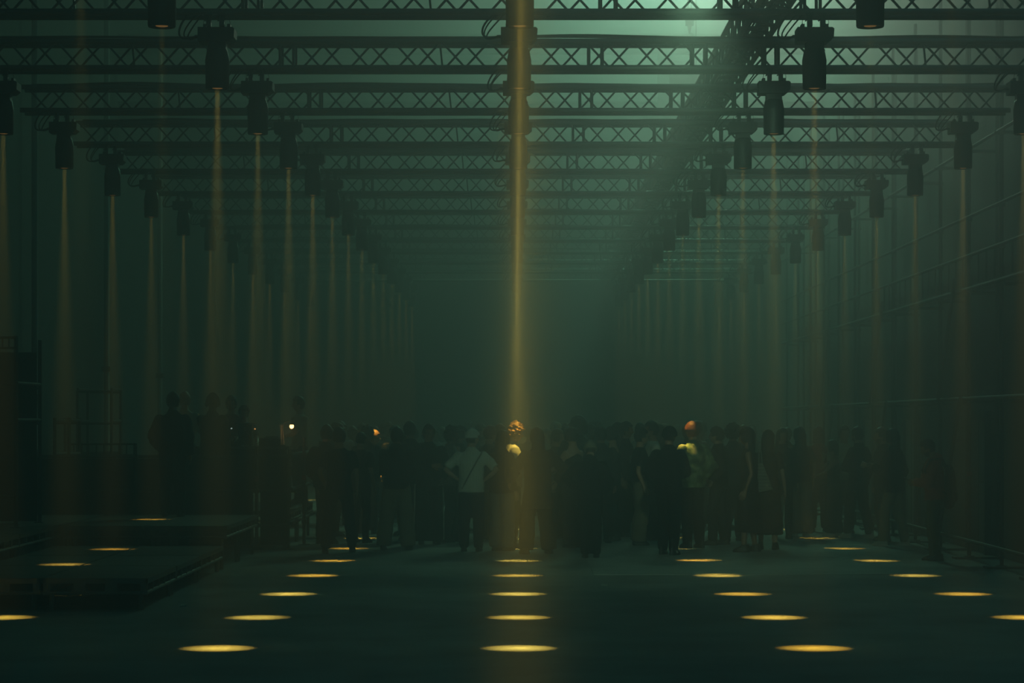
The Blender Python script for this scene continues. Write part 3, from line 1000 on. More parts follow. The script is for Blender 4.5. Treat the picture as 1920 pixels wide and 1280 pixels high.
def build_person(spec):
    """returns dict part name -> list of job indices / finished meshes in person space (face towards -y)"""
    fem = spec.get('fem', False)
    lean = R(spec.get('lean', 0))
    sh = 0.162 if fem else 0.182
    rl_ = Matrix.Translation((0, 0, 0.95)) @ Matrix.Rotation(lean, 4, 'X') @ Matrix.Translation((0, 0, -0.95))

    def U(p):
        return rl_ @ Vector(p)

    feet = FEET[spec.get('feet', 'stand')]
    legs = []
    for s, ft in ((1, feet[0]), (-1, feet[1])):
        hip = Vector((s * 0.088, 0.005, 0.90))
        ank = Vector((ft[0], ft[1] + 0.02, 0.085))
        knee, ank2 = ik(hip, ank, 0.415, 0.405, (s * 0.12, -1, 0))
        ank2.z = max(ank2.z, 0.085)
        legs.append((hip, knee, ank2))
    drop = 0.0
    arms = []
    names = spec.get('arms', ('down', 'down'))
    for s, nm_ in ((1, names[0]), (-1, names[1])):
        tgt, pole = HAND[nm_]
        S = U((s * sh, 0.005, 1.372))
        T = Vector((s * tgt[0], tgt[1], tgt[2]))
        if nm_ not in ('down', 'back', 'pocket', 'hip', 'out'):
            T = U(T)
        else:
            T = T + (U((0, 0, 1.39)) - Vector((0, 0, 1.39))) * (0.8 if nm_ in ('down', 'out') else 0.3)
        E_, W = ik(S, T, 0.285, 0.25, (s * pole[0], pole[1], pole[2]))
        arms.append((s, S, E_, W, nm_))

    def ering(z, rx, ry, y=0.0, n=18, x=0.0):
        return [U((x + rx * math.cos(2 * PI * j / n), y + ry * math.sin(2 * PI * j / n), z)) for j in range(n)]

    body = MB()
    k = 0.93 if fem else 1.0
    hipk = 1.06 if fem else 1.0
    body.loft([ering(z, rx * kk, ry, y) for z, rx, ry, y, kk in ((0.80, 0.10, 0.08, 0.0, hipk), (0.85, 0.150, 0.105, 0.005, hipk), (0.93, 0.163, 0.112, 0.008, hipk), (1.05, 0.136, 0.095, 0.0, k), (1.15, 0.142, 0.102, -0.002, k), (1.28, 0.168, 0.112, 0.0, k), (1.365, 0.165, 0.096, 0.004, k), (1.415, 0.122, 0.075, 0.008, k), (1.455, 0.070, 0.062, 0.006, 1), (1.56, 0.052, 0.055, -0.008, 1))])
    for hip, kn, an in legs:
        mid = vlerp(kn, an, 0.3) + Vector((0, 0.015, 0))
        body.tube([hip + Vector((0, 0, 0.03)), vlerp(hip, kn, 0.4), kn, mid, an, an - Vector((0, 0, 0.05))], [0.09, 0.078, 0.055, 0.056, 0.037, 0.036], 12)
        body.tube([an + Vector((0, 0.03, -0.055)), an + Vector((0, -0.06, -0.055)), an + Vector((0, -0.14, -0.065))], [0.03, 0.034, 0.022], 8)
    ak = 0.86 if fem else 1.0
    for s, S, E_, W, nm_ in arms:
        body.ell(S, (0.052 * ak, 0.054 * ak, 0.050 * ak))
        body.tube([S, vlerp(S, E_, 0.45), E_, vlerp(E_, W, 0.3), W], [0.052 * ak, 0.046 * ak, 0.038 * ak, 0.039 * ak, 0.026 * ak], 10)
    extra = MB()
    for s, S, E_, W, nm_ in arms:
        curl = {'down': 0.28, 'out': 0.3, 'pocket': 0.35, 'hip': 0.3, 'phone': 0.75, 'drink': 0.85, 'fwd': 0.5, 'cross': 0.3, 'chin': 0.7, 'back': 0.3, 'up': 0.5}[nm_]
        build_hand(extra, W, W - E_, s, curl)
    # head
    hp = spec.get('head', (0, 0))
    neck = U((0, -0.004, 1.50))
    hm = Matrix.Translation(neck) @ Matrix.Rotation(lean * 0.6, 4, 'X') @ Matrix.Rotation(R(hp[1]), 4, 'Z') @ Matrix.Rotation(R(hp[0]), 4, 'X') @ Matrix.Translation((0, -0.018, 0.112))
    head_shell(extra, hm, None, None)
    for s in (-1, 1):
        extra.ell(hm @ Vector((s * 0.076, 0.012, -0.012)), (0.010, 0.020, 0.031), 8, 6, hm.to_3x3())
    extra.tube([hm @ Vector((0, 0.018, -0.06)), neck + Vector((0, 0.004, -0.03))], [0.05, 0.056], 12)
    res = {}

    def job(name, mb, voxel, sm, ex=None, fold=0.0):
        JOBS.append((name, mb, voxel, sm, ex, fold, None))
        res.setdefault(name, []).append(len(JOBS) - 1)

    job('person', body, 0.022, 2, extra)
    # eyes
    ey = MB()
    for s in (-1, 1):
        ey.ell(hm @ Vector((s * 0.031, -0.078, 0.001)), (0.012, 0.012, 0.010), 8, 6)
    res['eyes'] = ey
    # top
    top = spec.get('top', 'tee')
    tb = MB()
    loose = {'tee': 0.018, 'jacket': 0.032, 'hoodie': 0.03, 'coat': 0.036, 'tank': 0.010, 'dress': 0.014, 'shirt': 0.026}[top]
    hem = {'tee': 0.86, 'jacket': 0.83, 'hoodie': 0.86, 'coat': 0.50, 'tank': 0.95, 'dress': 0.9, 'shirt': 0.84}[top]
    hem = spec.get('hem', hem)
    Lz = loose
    rings = []
    if hem < 0.8:
        rings.append(ering(hem, 0.20 + Lz, 0.16 + Lz, 0.01))
        rings.append(ering(0.72, 0.19 + Lz, 0.145 + Lz, 0.008))
    rings += [ering(max(hem, 0.80), (0.168 + Lz) * hipk, 0.118 + Lz, 0.006), ering(max(hem + 0.06, 0.93), (0.164 + Lz) * hipk, 0.114 + Lz, 0.006),
              ering(1.05, 0.140 * k + Lz * 1.5, 0.100 + Lz * 1.4), ering(1.16, 0.146 * k + Lz * 1.4, 0.106 + Lz * 1.3), ering(1.28, 0.170 * k + Lz, 0.115 + Lz)]
    if top == 'tank':
        rings += [ering(1.345, 0.135 * k + Lz, 0.104 + Lz), ering(1.385, 0.105 * k, 0.085)]
    else:
        rings += [ering(1.362, 0.168 * k + Lz * 0.7, 0.100 + Lz * 0.8), ering(1.418, 0.122 * k + Lz * 0.4, 0.078 + Lz * 0.5), ering(1.464, 0.074, 0.070)]
    tb.loft(rings)
    slv = {'tee': 0.75, 'jacket': 2.0, 'hoodie': 1.97, 'coat': 2.0, 'tank': 0, 'dress': 0, 'shirt': 0.85}[top]
    slv = spec.get('sleeve', slv)
    for s, S, E_, W, nm_ in arms:
        if top == 'tank' or top == 'dress':
            tb.tube([S + Vector((-s * 0.05, 0.04, 0.03)), S + Vector((-s * 0.06, -0.06, 0.0))], 0.018, 6)
        if slv > 0:
            tb.ell(S, (0.056 * ak + Lz * 0.55, 0.060 * ak + Lz * 0.6, 0.052 * ak + Lz * 0.45))
            r0, r1, r2 = 0.055 * ak + Lz * 0.75, 0.052 * ak + Lz * 0.9, 0.034 * ak + Lz * 0.7
            if slv <= 1:
                tb.tube([S + Vector((0, 0, -0.012)), vlerp(S, E_, slv * 0.5), vlerp(S, E_, slv)], [r0 * 0.95, r0, r0], 12)
            else:
                tb.tube([S + Vector((0, 0, -0.012)), vlerp(S, E_, 0.5), E_, vlerp(E_, W, (slv - 1) * 0.5), vlerp(E_, W, (slv - 1) * 0.97)], [r0, vlerp(r0, r1, 0.5), r1, vlerp(r1, r2, 0.5), r2], 12)
    if top in ('jacket', 'coat', 'shirt'):
        tb.loft([ering(1.445, 0.085, 0.082, 0.004), ering(1.49, 0.074, 0.076, 0.002), ering(1.505, 0.072, 0.074, 0.0)])
    if top == 'hoodie':
        tb.ell(U((0, 0.075, 1.455)), (0.105, 0.065, 0.075))
        tb.tube([U((-0.08, 0.04, 1.47)), U((-0.06, -0.06, 1.44)), U((0.06, -0.06, 1.44)), U((0.08, 0.04, 1.47))], 0.024, 8)
    job('top', tb, 0.026, 2, None, 0.012 if top in ('jacket', 'coat', 'hoodie', 'shirt') else 0.008)
    # bottom
    bot = spec.get('bottom', 'trousers')
    bb = MB()
    if bot in ('trousers', 'wide', 'slim', 'shorts'):
        w = {'trousers': (0.102, 0.084, 0.070), 'wide': (0.110, 0.106, 0.112), 'slim': (0.096, 0.068, 0.050), 'shorts': (0.11, 0.10, 0.1)}[bot]
        bb.loft([ering(z, rx * hipk, ry, 0.006) for z, rx, ry in ((0.80, 0.11, 0.09), (0.84, 0.164, 0.118), (0.93, 0.172, 0.122), (1.02, 0.150, 0.108))])
        for hip, kn, an in legs:
            if bot == 'shorts':
                bb.tube([hip + Vector((0, 0, 0.03)), vlerp(hip, kn, 0.5), vlerp(hip, kn, 0.95)], w, 14)
            else:
                bb.tube([hip + Vector((0, 0, 0.03)), vlerp(hip, kn, 0.5), kn, vlerp(kn, an, 0.5) + Vector((0, 0.012, 0)), an - Vector((0, 0, 0.035))], [w[0], vlerp(Vector((w[0], 0, 0)), Vector((w[1], 0, 0)), 0.5).x, w[1], (w[1] + w[2]) / 2 + 0.004, w[2]], 14)
        job('trousers', bb, 0.026, 2, None, 0.010)
    else:
        zl = spec.get('skirt', 0.35)
        bb.loft([ering(1.03, 0.146, 0.106), ering(0.92, 0.178, 0.128, 0.006), ering(0.7, 0.20, 0.16, 0.006), ering((0.7 + zl) / 2, 0.215, 0.18, 0.006), ering(zl, 0.225, 0.195, 0.006)])
        job('skirt', bb, 0.026, 2, None, 0.016)
    # shoes
    shoes = []
    for (hip, kn, an), s in zip(legs, (1, -1)):
        mb = MB()
        dx = s * 0.02
        out = []
        for z, toe, heel, wd in ((0.0, -0.155, 0.085, 0.044), (0.022, -0.158, 0.088, 0.047), (0.030, -0.150, 0.082, 0.044), (0.052, -0.125, 0.078, 0.040), (0.078, -0.06, 0.076, 0.038), (0.105, -0.035, 0.072, 0.038)):
            ring = []
            for j in range(16):
                a = 2 * PI * j / 16
                yy = math.sin(a)
                yv = (heel if yy > 0 else -toe) * yy
                wv_ = wd * (1.0 + 0.12 * max(0, -yy))
                ring.append((an.x + math.cos(a) * wv_ + dx * max(0, -yy), an.y + 0.0 + yv, z))
            out.append(ring)
        mb.loft(out)
        shoes.append(mb)
    res['shoe'] = shoes
    # hair
    hs = spec.get('hair', 'short')
    sd = spec.get('seed', 1)
    hb = MB()
    if hs == 'short':
        head_shell(hb, hm, lambda a, e: 0.016 + 0.010 * max(0, math.sin(e)), lambda a, e: (e > 0.52 - 0.0 * a if abs(a) < 0.85 else (e > -0.1 if abs(a) < 1.5 else e > -0.62)), nz=0.010, nsc=38, seed=sd)
    elif hs == 'crop':
        head_shell(hb, hm, lambda a, e: 0.007, lambda a, e: (e > 0.55 if abs(a) < 0.85 else (e > 0.05 if abs(a) < 1.5 else e > -0.5)), nz=0.003, nsc=50, seed=sd)
    elif hs == 'curly':
        head_shell(hb, hm, lambda a, e: 0.030 + 0.016 * max(0, math.sin(e)), lambda a, e: (e > 0.42 if abs(a) < 0.9 else (e > -0.15 if abs(a) < 1.5 else e > -0.6)), seg=44, rows=32, nz=0.034, nsc=44, seed=sd)
    elif hs == 'afro':
        head_shell(hb, hm, lambda a, e: 0.055, lambda a, e: (e > 0.42 if abs(a) < 0.9 else (e > -0.2 if abs(a) < 1.5 else e > -0.7)), seg=40, rows=28, nz=0.02, nsc=30, seed=sd)
    elif hs in ('long', 'bob', 'bun', 'tail'):
        head_shell(hb, hm, lambda a, e: 0.017 + 0.008 * max(0, math.sin(e)), lambda a, e: (e > 0.50 if abs(a) < 0.75 else e > -0.7), nz=0.007, nsc=30, seed=sd)
        if hs in ('long', 'bob'):
            L = 0.34 if hs == 'long' else 0.17
            rings = []
            hmi = hm
            for t in range(7):
                f = t / 6
                z = 0.02 - L * f
                ring = []
                for j in range(20):
                    a = 2 * PI * j / 20
                    rx = 0.094 + 0.012 * f
                    ry = 0.075 - 0.018 * f
                    ring.append(hmi @ Vector((rx * math.cos(a), 0.040 + 0.012 * f + ry * math.sin(a) * (1.0 if math.sin(a) > 0 else 0.55), z)) + Vector((0, 0.012 * noise.noise((a * 2, f * 4, sd)), 0)))
                rings.append(ring)
            hb.loft(rings)
        if hs == 'bun':
            hb.ell(hm @ Vector((0, 0.085, 0.085)), (0.048, 0.045, 0.045), 12, 8)
        if hs == 'tail':
            hb.tube([hm @ Vector((0, 0.09, 0.03)), hm @ Vector((0, 0.14, 0.0)), hm @ Vector((0, 0.14, -0.12)), hm @ Vector((0, 0.12, -0.24))], [0.025, 0.034, 0.030, 0.008], 10)
    if hs != 'bald':
        res['hair'] = hb
    if spec.get('beard'):
        bd = MB()
        head_shell(bd, hm, lambda a, e: 0.010, lambda a, e: abs(a) < 1.35 and -1.25 < e < (-0.42 if abs(a) > 0.35 else -0.78), nz=0.006, nsc=50)
        res['beard'] = bd
    cap = spec.get('cap')
    if cap:
        cb = MB()
        if cap == 'beanie':
            head_shell(cb, hm, lambda a, e: 0.028, lambda a, e: e > 0.18 if abs(a) < 1.0 else e > -0.05, nz=0.004)
        else:
            head_shell(cb, hm, lambda a, e: 0.026 + 0.006 * math.sin(e), lambda a, e: e > 0.33 if abs(a) < 1.4 else e > 0.12, nz=0.002)
            rings = []
            sgn = 1
            for f, th in ((0, 0), (1, 0)):
                pass
            br = []
            for q, zz in ((0, 0.052), (0, 0.046)):
                ring = []
                for j in range(13):
                    a = R(-62 + 124 * j / 12)
                    ring.append(hm @ Vector((0.088 * math.sin(a) * 1.0, -0.075 - 0.0 * math.cos(a) - 0.02 * math.cos(a), zz)))
                for j in range(12, -1, -1):
                    a = R(-62 + 124 * j / 12)
                    ring.append(hm @ Vector((0.090 * math.sin(a), -0.075 - 0.105 * math.cos(a), zz - 0.014 * math.cos(a) - 0.006 * abs(math.sin(a)))))
                br.append(ring)
            cb.loft(br)
        res['cap'] = cb
    if spec.get('helmet'):
        cb = MB()
        head_shell(cb, hm, lambda a, e: 0.030, lambda a, e: e > -0.15 if abs(a) > 0.9 else e > 0.1, seg=40, rows=28)
        res['helmet'] = cb
        ph = MB()
        for s in (-1, 1):
            ph.ell(hm @ Vector((s * 0.100, 0.01, -0.01)), (0.024, 0.042, 0.048), 14, 8)
        ph.tube([hm @ Vector((0.112 * math.cos(t), 0.01, -0.01 + 0.165 * math.sin(t))) for t in [PI * i / 16 for i in range(17)]], 0.010, 8)
        res['headphones'] = ph
    if spec.get('glasses'):
        gb = MB()
        for s in (-1, 1):
            gb.tube([hm @ Vector((s * 0.034 + 0.022 * math.cos(t), -0.104, 0.002 + 0.017 * math.sin(t))) for t in [2 * PI * i / 12 for i in range(13)]], 0.0028, 5)
            gb.tube([hm @ Vector((s * 0.056, -0.102, 0.004)), hm @ Vector((s * 0.083, 0.01, 0.0))], 0.0028, 5)
        res['glasses'] = gb
    if spec.get('strap'):
        st = MB()
        pts = []
        for i in range(25):
            t = 2 * PI * i / 24
            c = math.cos(t)
            # closed loop over the right shoulder and under the left arm
            x = 0.165 * math.sin(t * 1.0 - PI / 2) * -1
            z = 1.13 + 0.30 * math.sin(t - PI / 2)
            y = 0.155 * math.cos(t - PI / 2)
            pts.append(U((x, y, z)))
        rings = [[p + Vector((0, 0, 0.022)), p + Vector((0, 0.006 * (1 if p.y > 0 else -1), 0.0)), p - Vector((0, 0, 0.022)), p - Vector((0, 0.006 * (1 if p.y > 0 else -1), 0))] for p in pts]
        st.loft(rings, caps=False)
        res['strap'] = st
    if spec.get('stripes'):
        for (hip, kn, an), s in zip(legs, (1, -1)):
            sb = MB()
            wq = {'trousers': (0.104, 0.088, 0.074), 'wide': (0.112, 0.108, 0.114), 'slim': (0.098, 0.07, 0.052)}[bot]
            for q in (-0.018, 0.0, 0.018):
                sb.tube([hip + Vector((s * (wq[0] + 0.004), q, -0.02)), kn + Vector((s * (wq[1] + 0.004), q, 0)), an + Vector((s * (wq[2] + 0.003), q, -0.02))], 0.006, 5)
            res.setdefault('side_stripe', []).append(sb)
    res['_hands'] = [(s, W, (W - E_).normalized()) for s, S, E_, W, nm_ in arms]
    res['_U'] = U
    res['spec'] = spec
    return res


def run_jobs():
    tmp = bpy.data.scenes.new('mesh_workshop')
    obs = []
    for name, mb, voxel, sm, ex, fold, _ in JOBS:
        me = mb.mesh(name)
        o = bpy.data.objects.new(name, me)
        r = o.modifiers.new('remesh', 'REMESH')
        r.mode = 'VOXEL'
        r.voxel_size = voxel
        s = o.modifiers.new('smooth', 'SMOOTH')
        s.iterations = sm
        s.factor = 0.5
        tmp.collection.objects.link(o)
        obs.append(o)
    with bpy.context.temp_override(scene=tmp, view_layer=tmp.view_layers[0]):
        dg = bpy.context.evaluated_depsgraph_get()
        dg.update()
    out = []
    for o, (name, mb, voxel, sm, ex, fold, _) in zip(obs, JOBS):
        me = bpy.data.meshes.new_from_object(o.evaluated_get(dg))
        if fold:
            for v in me.vertices:
                c = v.co
                n = noise.noise(Vector((c.x * 6, c.y * 6, c.z * 11))) + 0.6 * noise.noise(Vector((c.x * 15, c.y * 15, c.z * 26 + 5)))
                v.co = c + v.normal * (n * fold)
        if ex:
            n0 = len(me.vertices)
            m2 = MB()
            m2.v = [tuple(v.co) for v in me.vertices]
            m2.f = [tuple(p.vertices) for p in me.polygons]
            m2.add(ex.v, ex.f)
            bpy.data.meshes.remove(me)
            me = m2.mesh(name)
        me.name = name
        me.polygons.foreach_set('use_smooth', [True] * len(me.polygons))
        out.append(me)
    for o in obs:
        old = o.data
        bpy.data.objects.remove(o)
        bpy.data.meshes.remove(old)
    bpy.data.scenes.remove(tmp)
    return out


# pixel column, depth, height of the crown above the ground, floor height, facing (0 = camera, 90 = right, 180 = away), clothes, label
HEROES = [
    dict(px=636, d=32.2, h=1.66, fc=186, feet='walk', arms=('pocket', 'down'), top='tee', tc='black', bottom='trousers', bc='charcoal', hair='short', hc='black', sk=0, label='person in black walking away left of the crowd with legs apart'),
    dict(px=612, d=34.6, h=1.69, fc=160, feet='stand', arms=('pocket', 'drink'), top='jacket', tc='black', bottom='slim', bc='black', hair='short', hc='black', sk=1, label='person in black half hidden left of the person walking away'),
    dict(px=676, d=34.9, h=1.60, fc=150, feet='close', arms=('drink', 'down'), top='tee', tc='black', bottom='slim', bc='black', hair='crop', hc='brown', sk=0, label='person in black just right of the person walking away'),
    dict(px=699, d=39.25, h=1.60, fc=100, feet='stand', arms=('cross', 'cross'), top='shirt', tc='charcoal', bottom='trousers', bc='charcoal', hair='short', hc='blond', sk=0, label='person whose hair is lit orange by a beam at the left of the crowd'),
    dict(px=744, d=33.0, h=1.66, fc=172, feet='wide', arms=('phone', 'phone'), top='hoodie', tc='black', bottom='wide', bc='tan', hair='short', hc='black', sk=1, label='person in black top and tan wide trousers seen from behind'),
    dict(px=769, d=35.6, h=1.74, fc=200, feet='stand', arms=('down', 'drink'), top='jacket', tc='charcoal', bottom='trousers', bc='black', hair='short', hc='brown', sk=0, label='tall person in charcoal behind the tan wide trousers'),
    dict(px=804, d=34.5, h=1.70, fc=10, feet='stand', arms=('pocket', 'cross'), top='jacket', tc='black', bottom='wide', bc='black', hair='short', hc='black', sk=1, glasses=True, stripes=True, label='person facing the camera in glasses and striped track trousers'),
    dict(px=845, d=35.2, h=1.66, fc=90, feet='offset', arms=('drink', 'pocket'), top='shirt', tc='grey', bottom='trousers', bc='black', hair='curly', hc='black', sk=2, label='person in a grey shirt left of the white cap'),
    dict(px=884, d=32.6, h=1.63, fc=175, feet='stand', arms=('hip', 'hip'), top='shirt', tc='striped', bottom='trousers', bc='navy', hair='crop', hc='brown', sk=0, cap='cap', capc='white', head=(0, -40), strap=True, label='person in a white cap and pale striped shirt with hands on hips'),
    dict(px=917, d=36.0, h=1.68, fc=120, feet='stand', arms=('drink', 'down'), top='tee', tc='black', bottom='trousers', bc='charcoal', hair='short', hc='red', sk=0, label='person with auburn hair right behind the white cap'),
    dict(px=941, d=32.75, h=1.62, fc=135, feet='close', arms=('cross', 'down'), top='jacket', tc='black', bottom='wide', bc='grey', hair='long', hc='black', sk=0, fem=True, label='long-haired person in a black jacket and pale grey wide trousers'),
    dict(px=961, d=33.52, h=1.72, fc=100, feet='stand', arms=('phone', 'phone'), top='shirt', tc='cream', bottom='trousers', bc='olive', hair='curly', hc='blond', sk=0, head=(12, 0), label='person with curly hair lit gold by the middle beam'),
    dict(px=1008, d=32.0, h=1.66, fc=205, feet='wide', arms=('out', 'out'), top='coat', tc='brown', bottom='wide', bc='brown', hair='long', hc='black', sk=0, hem=0.62, label='broad figure in a long dark coat right of the middle beam'),  # brown cloth carries the tint of the beam in its colour
    dict(px=1043, d=36.4, h=1.63, fc=60, feet='stand', arms=('drink', 'down'), top='tee', tc='charcoal', bottom='trousers', bc='black', hair='bob', hc='black', sk=1, fem=True, label='person with a dark bob between the long coat and the bare-shouldered woman'),
    dict(px=1074, d=33.6, h=1.66, fc=225, feet='close', arms=('fwd', 'phone'), top='tank', tc='black', bottom='wide', bc='charcoal', hair='bun', hc='black', sk=0, fem=True, label='person in a black tank top with bare shoulders and arms held forward'),
    dict(px=1085, d=35.8, h=1.79, fc=180, feet='stand', arms=('pocket', 'pocket'), top='jacket', tc='black', bottom='trousers', bc='black', hair='afro', hc='black', sk=2, label='tallest head right of the middle with round dark hair'),
    dict(px=1107, d=31.0, h=1.50, fc=178, feet='close', arms=('hip', 'pocket'), top='hoodie', tc='black', bottom='trousers', bc='black', hair='crop', hc='brown', sk=0, cap='beanie', capc='tan', lean=8, head=(14, 0), label='stooped person all in black with a tan beanie'),
    dict(px=1127, d=34.8, h=1.66, fc=200, feet='stand', arms=('drink', 'down'), top='jacket', tc='charcoal', bottom='trousers', bc='black', hair='short', hc='black', sk=1, label='person in charcoal behind the tan beanie'),
    dict(px=1149, d=35.4, h=1.66, fc=260, feet='stand', arms=('drink', 'drink'), top='tank', tc='black', bottom='slim', bc='black', hair='tail', hc='black', sk=0, fem=True, label='bare-armed person with a ponytail right of the tan beanie'),
    dict(px=1172, d=36.6, h=1.73, fc=70, feet='stand', arms=('drink', 'down'), top='shirt', tc='charcoal', bottom='trousers', bc='black', hair='short', hc='black', sk=1, label='person holding a drink to the chest right of the ponytail'),
    dict(px=1200, d=34.2, h=1.64, fc=95, feet='stand', arms=('down', 'down'), top='tee', tc='black', bottom='wide', bc='tan', hair='short', hc='black', sk=0, glasses=True, label='person in profile in a black tee and tan wide trousers'),
    dict(px=1224, d=35.6, h=1.74, fc=-80, feet='stand', arms=('drink', 'down'), top='tee', tc='white', bottom='trousers', bc='charcoal', hair='short', hc='black', sk=1, label='person in a pale tee facing the black-tee profile'),
    dict(px=1254, d=31.7, h=1.67, fc=150, feet='offset', arms=('pocket', 'phone'), top='jacket', tc='black', bottom='trousers', bc='black', hair='crop', hc='black', sk=1, cap='beanie', capc='black', shoec='black', stripe_shoe=True, label='person in black with a dark beanie and striped trainers'),
    dict(px=1299, d=33.40, h=1.73, fc=215, feet='stand', arms=('drink', 'pocket'), top='jacket', tc='camo', bottom='trousers', bc='black', hair='short', hc='red', sk=0, label='person in a camouflage jacket lit by a beam on the shoulder'),
    dict(px=1346, d=34.2, h=1.66, fc=-105, feet='offset', arms=('pocket', 'cross'), top='jacket', tc='black', bottom='trousers', bc='charcoal', hair='short', hc='black', sk=0, label='person in a black jacket facing the camouflage jacket'),
    dict(px=1374, d=35.4, h=1.69, fc=200, feet='stand', arms=('drink', 'down'), top='jacket', tc='charcoal', bottom='trousers', bc='black', hair='curly', hc='black', sk=1, label='curly-haired person left of the person in a dark cap'),
    dict(px=1404, d=32.4, h=1.65, fc=-100, feet='offset', arms=('down', 'down'), top='dress', tc='black', bottom='skirt', bc='black', skirt=0.28, hair='long', hc='black', sk=1, fem=True, cap='cap', capc='black', label='person in a sleeveless black dress and dark cap with one arm hanging'),
    dict(px=1440, d=33.0, h=1.62, fc=165, feet='stand', arms=('down', 'down'), top='tee', tc='black', bottom='skirt', bc='black', skirt=0.22, hair='long', hc='black', sk=0, fem=True, label='long-haired person in a long black skirt carrying a tote bag'),
    dict(px=1466, d=36.0, h=1.64, fc=5, feet='stand', arms=('down', 'drink'), top='jacket', tc='black', bottom='slim', bc='black', hair='long', hc='brown', sk=0, fem=True, label='long-haired person facing the camera right of the tote bag'),
    dict(px=1500, d=36.7, h=1.66, fc=200, feet='stand', arms=('drink', 'down'), top='tee', tc='black', bottom='wide', bc='grey', hair='long', hc='black', sk=1, fem=True, shoec='white', label='person in a black tee and pale grey wide trousers right of the tote bag'),
    dict(px=1535, d=38.6, h=1.66, fc=180, feet='stand', arms=('down', 'down'), top='tee', tc='red', bottom='trousers', bc='black', hair='bob', hc='brown', sk=0, label='person in dull red behind the small bare-armed person'),
    dict(px=1563, d=37.0, h=1.46, fc=-95, feet='offset', arms=('fwd', 'chin'), top='tank', tc='black', bottom='wide', bc='charcoal', hair='bob', hc='black', sk=1, fem=True, shoec='white', label='small bare-armed person reaching forward with a hand at the chin'),
    dict(px=1582, d=37.8, h=1.68, fc=10, feet='stand', arms=('down', 'down'), top='tee', tc='cream', bottom='trousers', bc='charcoal', hair='short', hc='black', sk=1, label='person in a pale tee behind the small bare-armed person'),
    dict(px=1610, d=36.3, h=1.66, fc=-130, feet='step', arms=('phone', 'down'), top='jacket', tc='black', bottom='trousers', bc='black', hair='short', hc='black', sk=0, beard=True, shoec='white', label='person in a black jacket and pale trainers right of the pale tee'),
    dict(px=1655, d=35.4, h=1.65, fc=-85, feet='stand', arms=('drink', 'down'), top='jacket', tc='charcoal', bottom='trousers', bc='charcoal', hair='short', hc='brown', sk=0, beard=True, label='bearded person partly hidden by the long dark coat at the right'),
    dict(px=1676, d=34.0, h=1.64, fc=-120, feet='step', arms=('drink', 'down'), top='coat', tc='black', bottom='trousers', bc='tan', hair='long', hc='black', sk=1, shoec='white', hem=0.80, label='long-haired person in a dark coat with pale trousers and trainers at the right'),
    dict(px=1752, d=30.4, h=1.54, fc=-92, feet='close', arms=('phone', 'phone'), top='hoodie', tc='orange', bottom='slim', bc='olive', hair='short', hc='black', sk=1, beard=True, head=(20, 0), lean=3, label='person in an orange hoodie looking at a phone beside the scaffold'),
    # round the desk
    dict(px=324, d=31.3, h=1.60, z=0.52, fc=180, feet='stand', arms=('pocket', 'down'), top='jacket', tc='black', bottom='trousers', bc='black', hair='short', hc='black', sk=0, label='dark person standing on the raised deck left of the desk'),
    dict(px=398, d=33.75, h=1.60, z=0.52, fc=160, feet='stand', arms=('fwd', 'down'), top='jacket', tc='black', bottom='trousers', bc='black', hair='bald', hc='black', sk=2, helmet=True, label='person at the desk wearing a glossy dark helmet and headphones'),
    dict(px=346, d=36.3, h=1.66, z=0.52, fc=170, feet='stand', arms=('down', 'drink'), top='tee', tc='cream', bottom='trousers', bc='black', hair='short', hc='black', sk=1, label='person in a pale tee behind the dark person left of the desk'),
    dict(px=434, d=35.6, h=1.60, z=0.52, fc=0, feet='stand', arms=('fwd', 'fwd'), top='tee', tc='red', bottom='trousers', bc='black', hair='short', hc='black', sk=0, label='person in dull red behind the middle of the desk'),
    dict(px=457, d=36.2, h=1.46, z=0.52, fc=20, feet='stand', arms=('fwd', 'down'), top='tee', tc='grey', bottom='trousers', bc='black', hair='short', hc='brown', sk=0, cap='cap', capc='red', label='person in a red cap and grey tee behind the monitor speaker'),
    dict(px=562, d=36.4, h=1.60, z=0.52, fc=-60, feet='stand', arms=('fwd', 'down'), top='tee', tc='cream', bottom='trousers', bc='black', hair='short', hc='black', sk=1, label='person in a pale tee right of the lit gooseneck lamp'),
]


def scale_of(h):
    return h / 1.735


people = [build_person(s) for s in HEROES]
meshes = run_jobs()
for i_, me in enumerate(meshes):
    pass


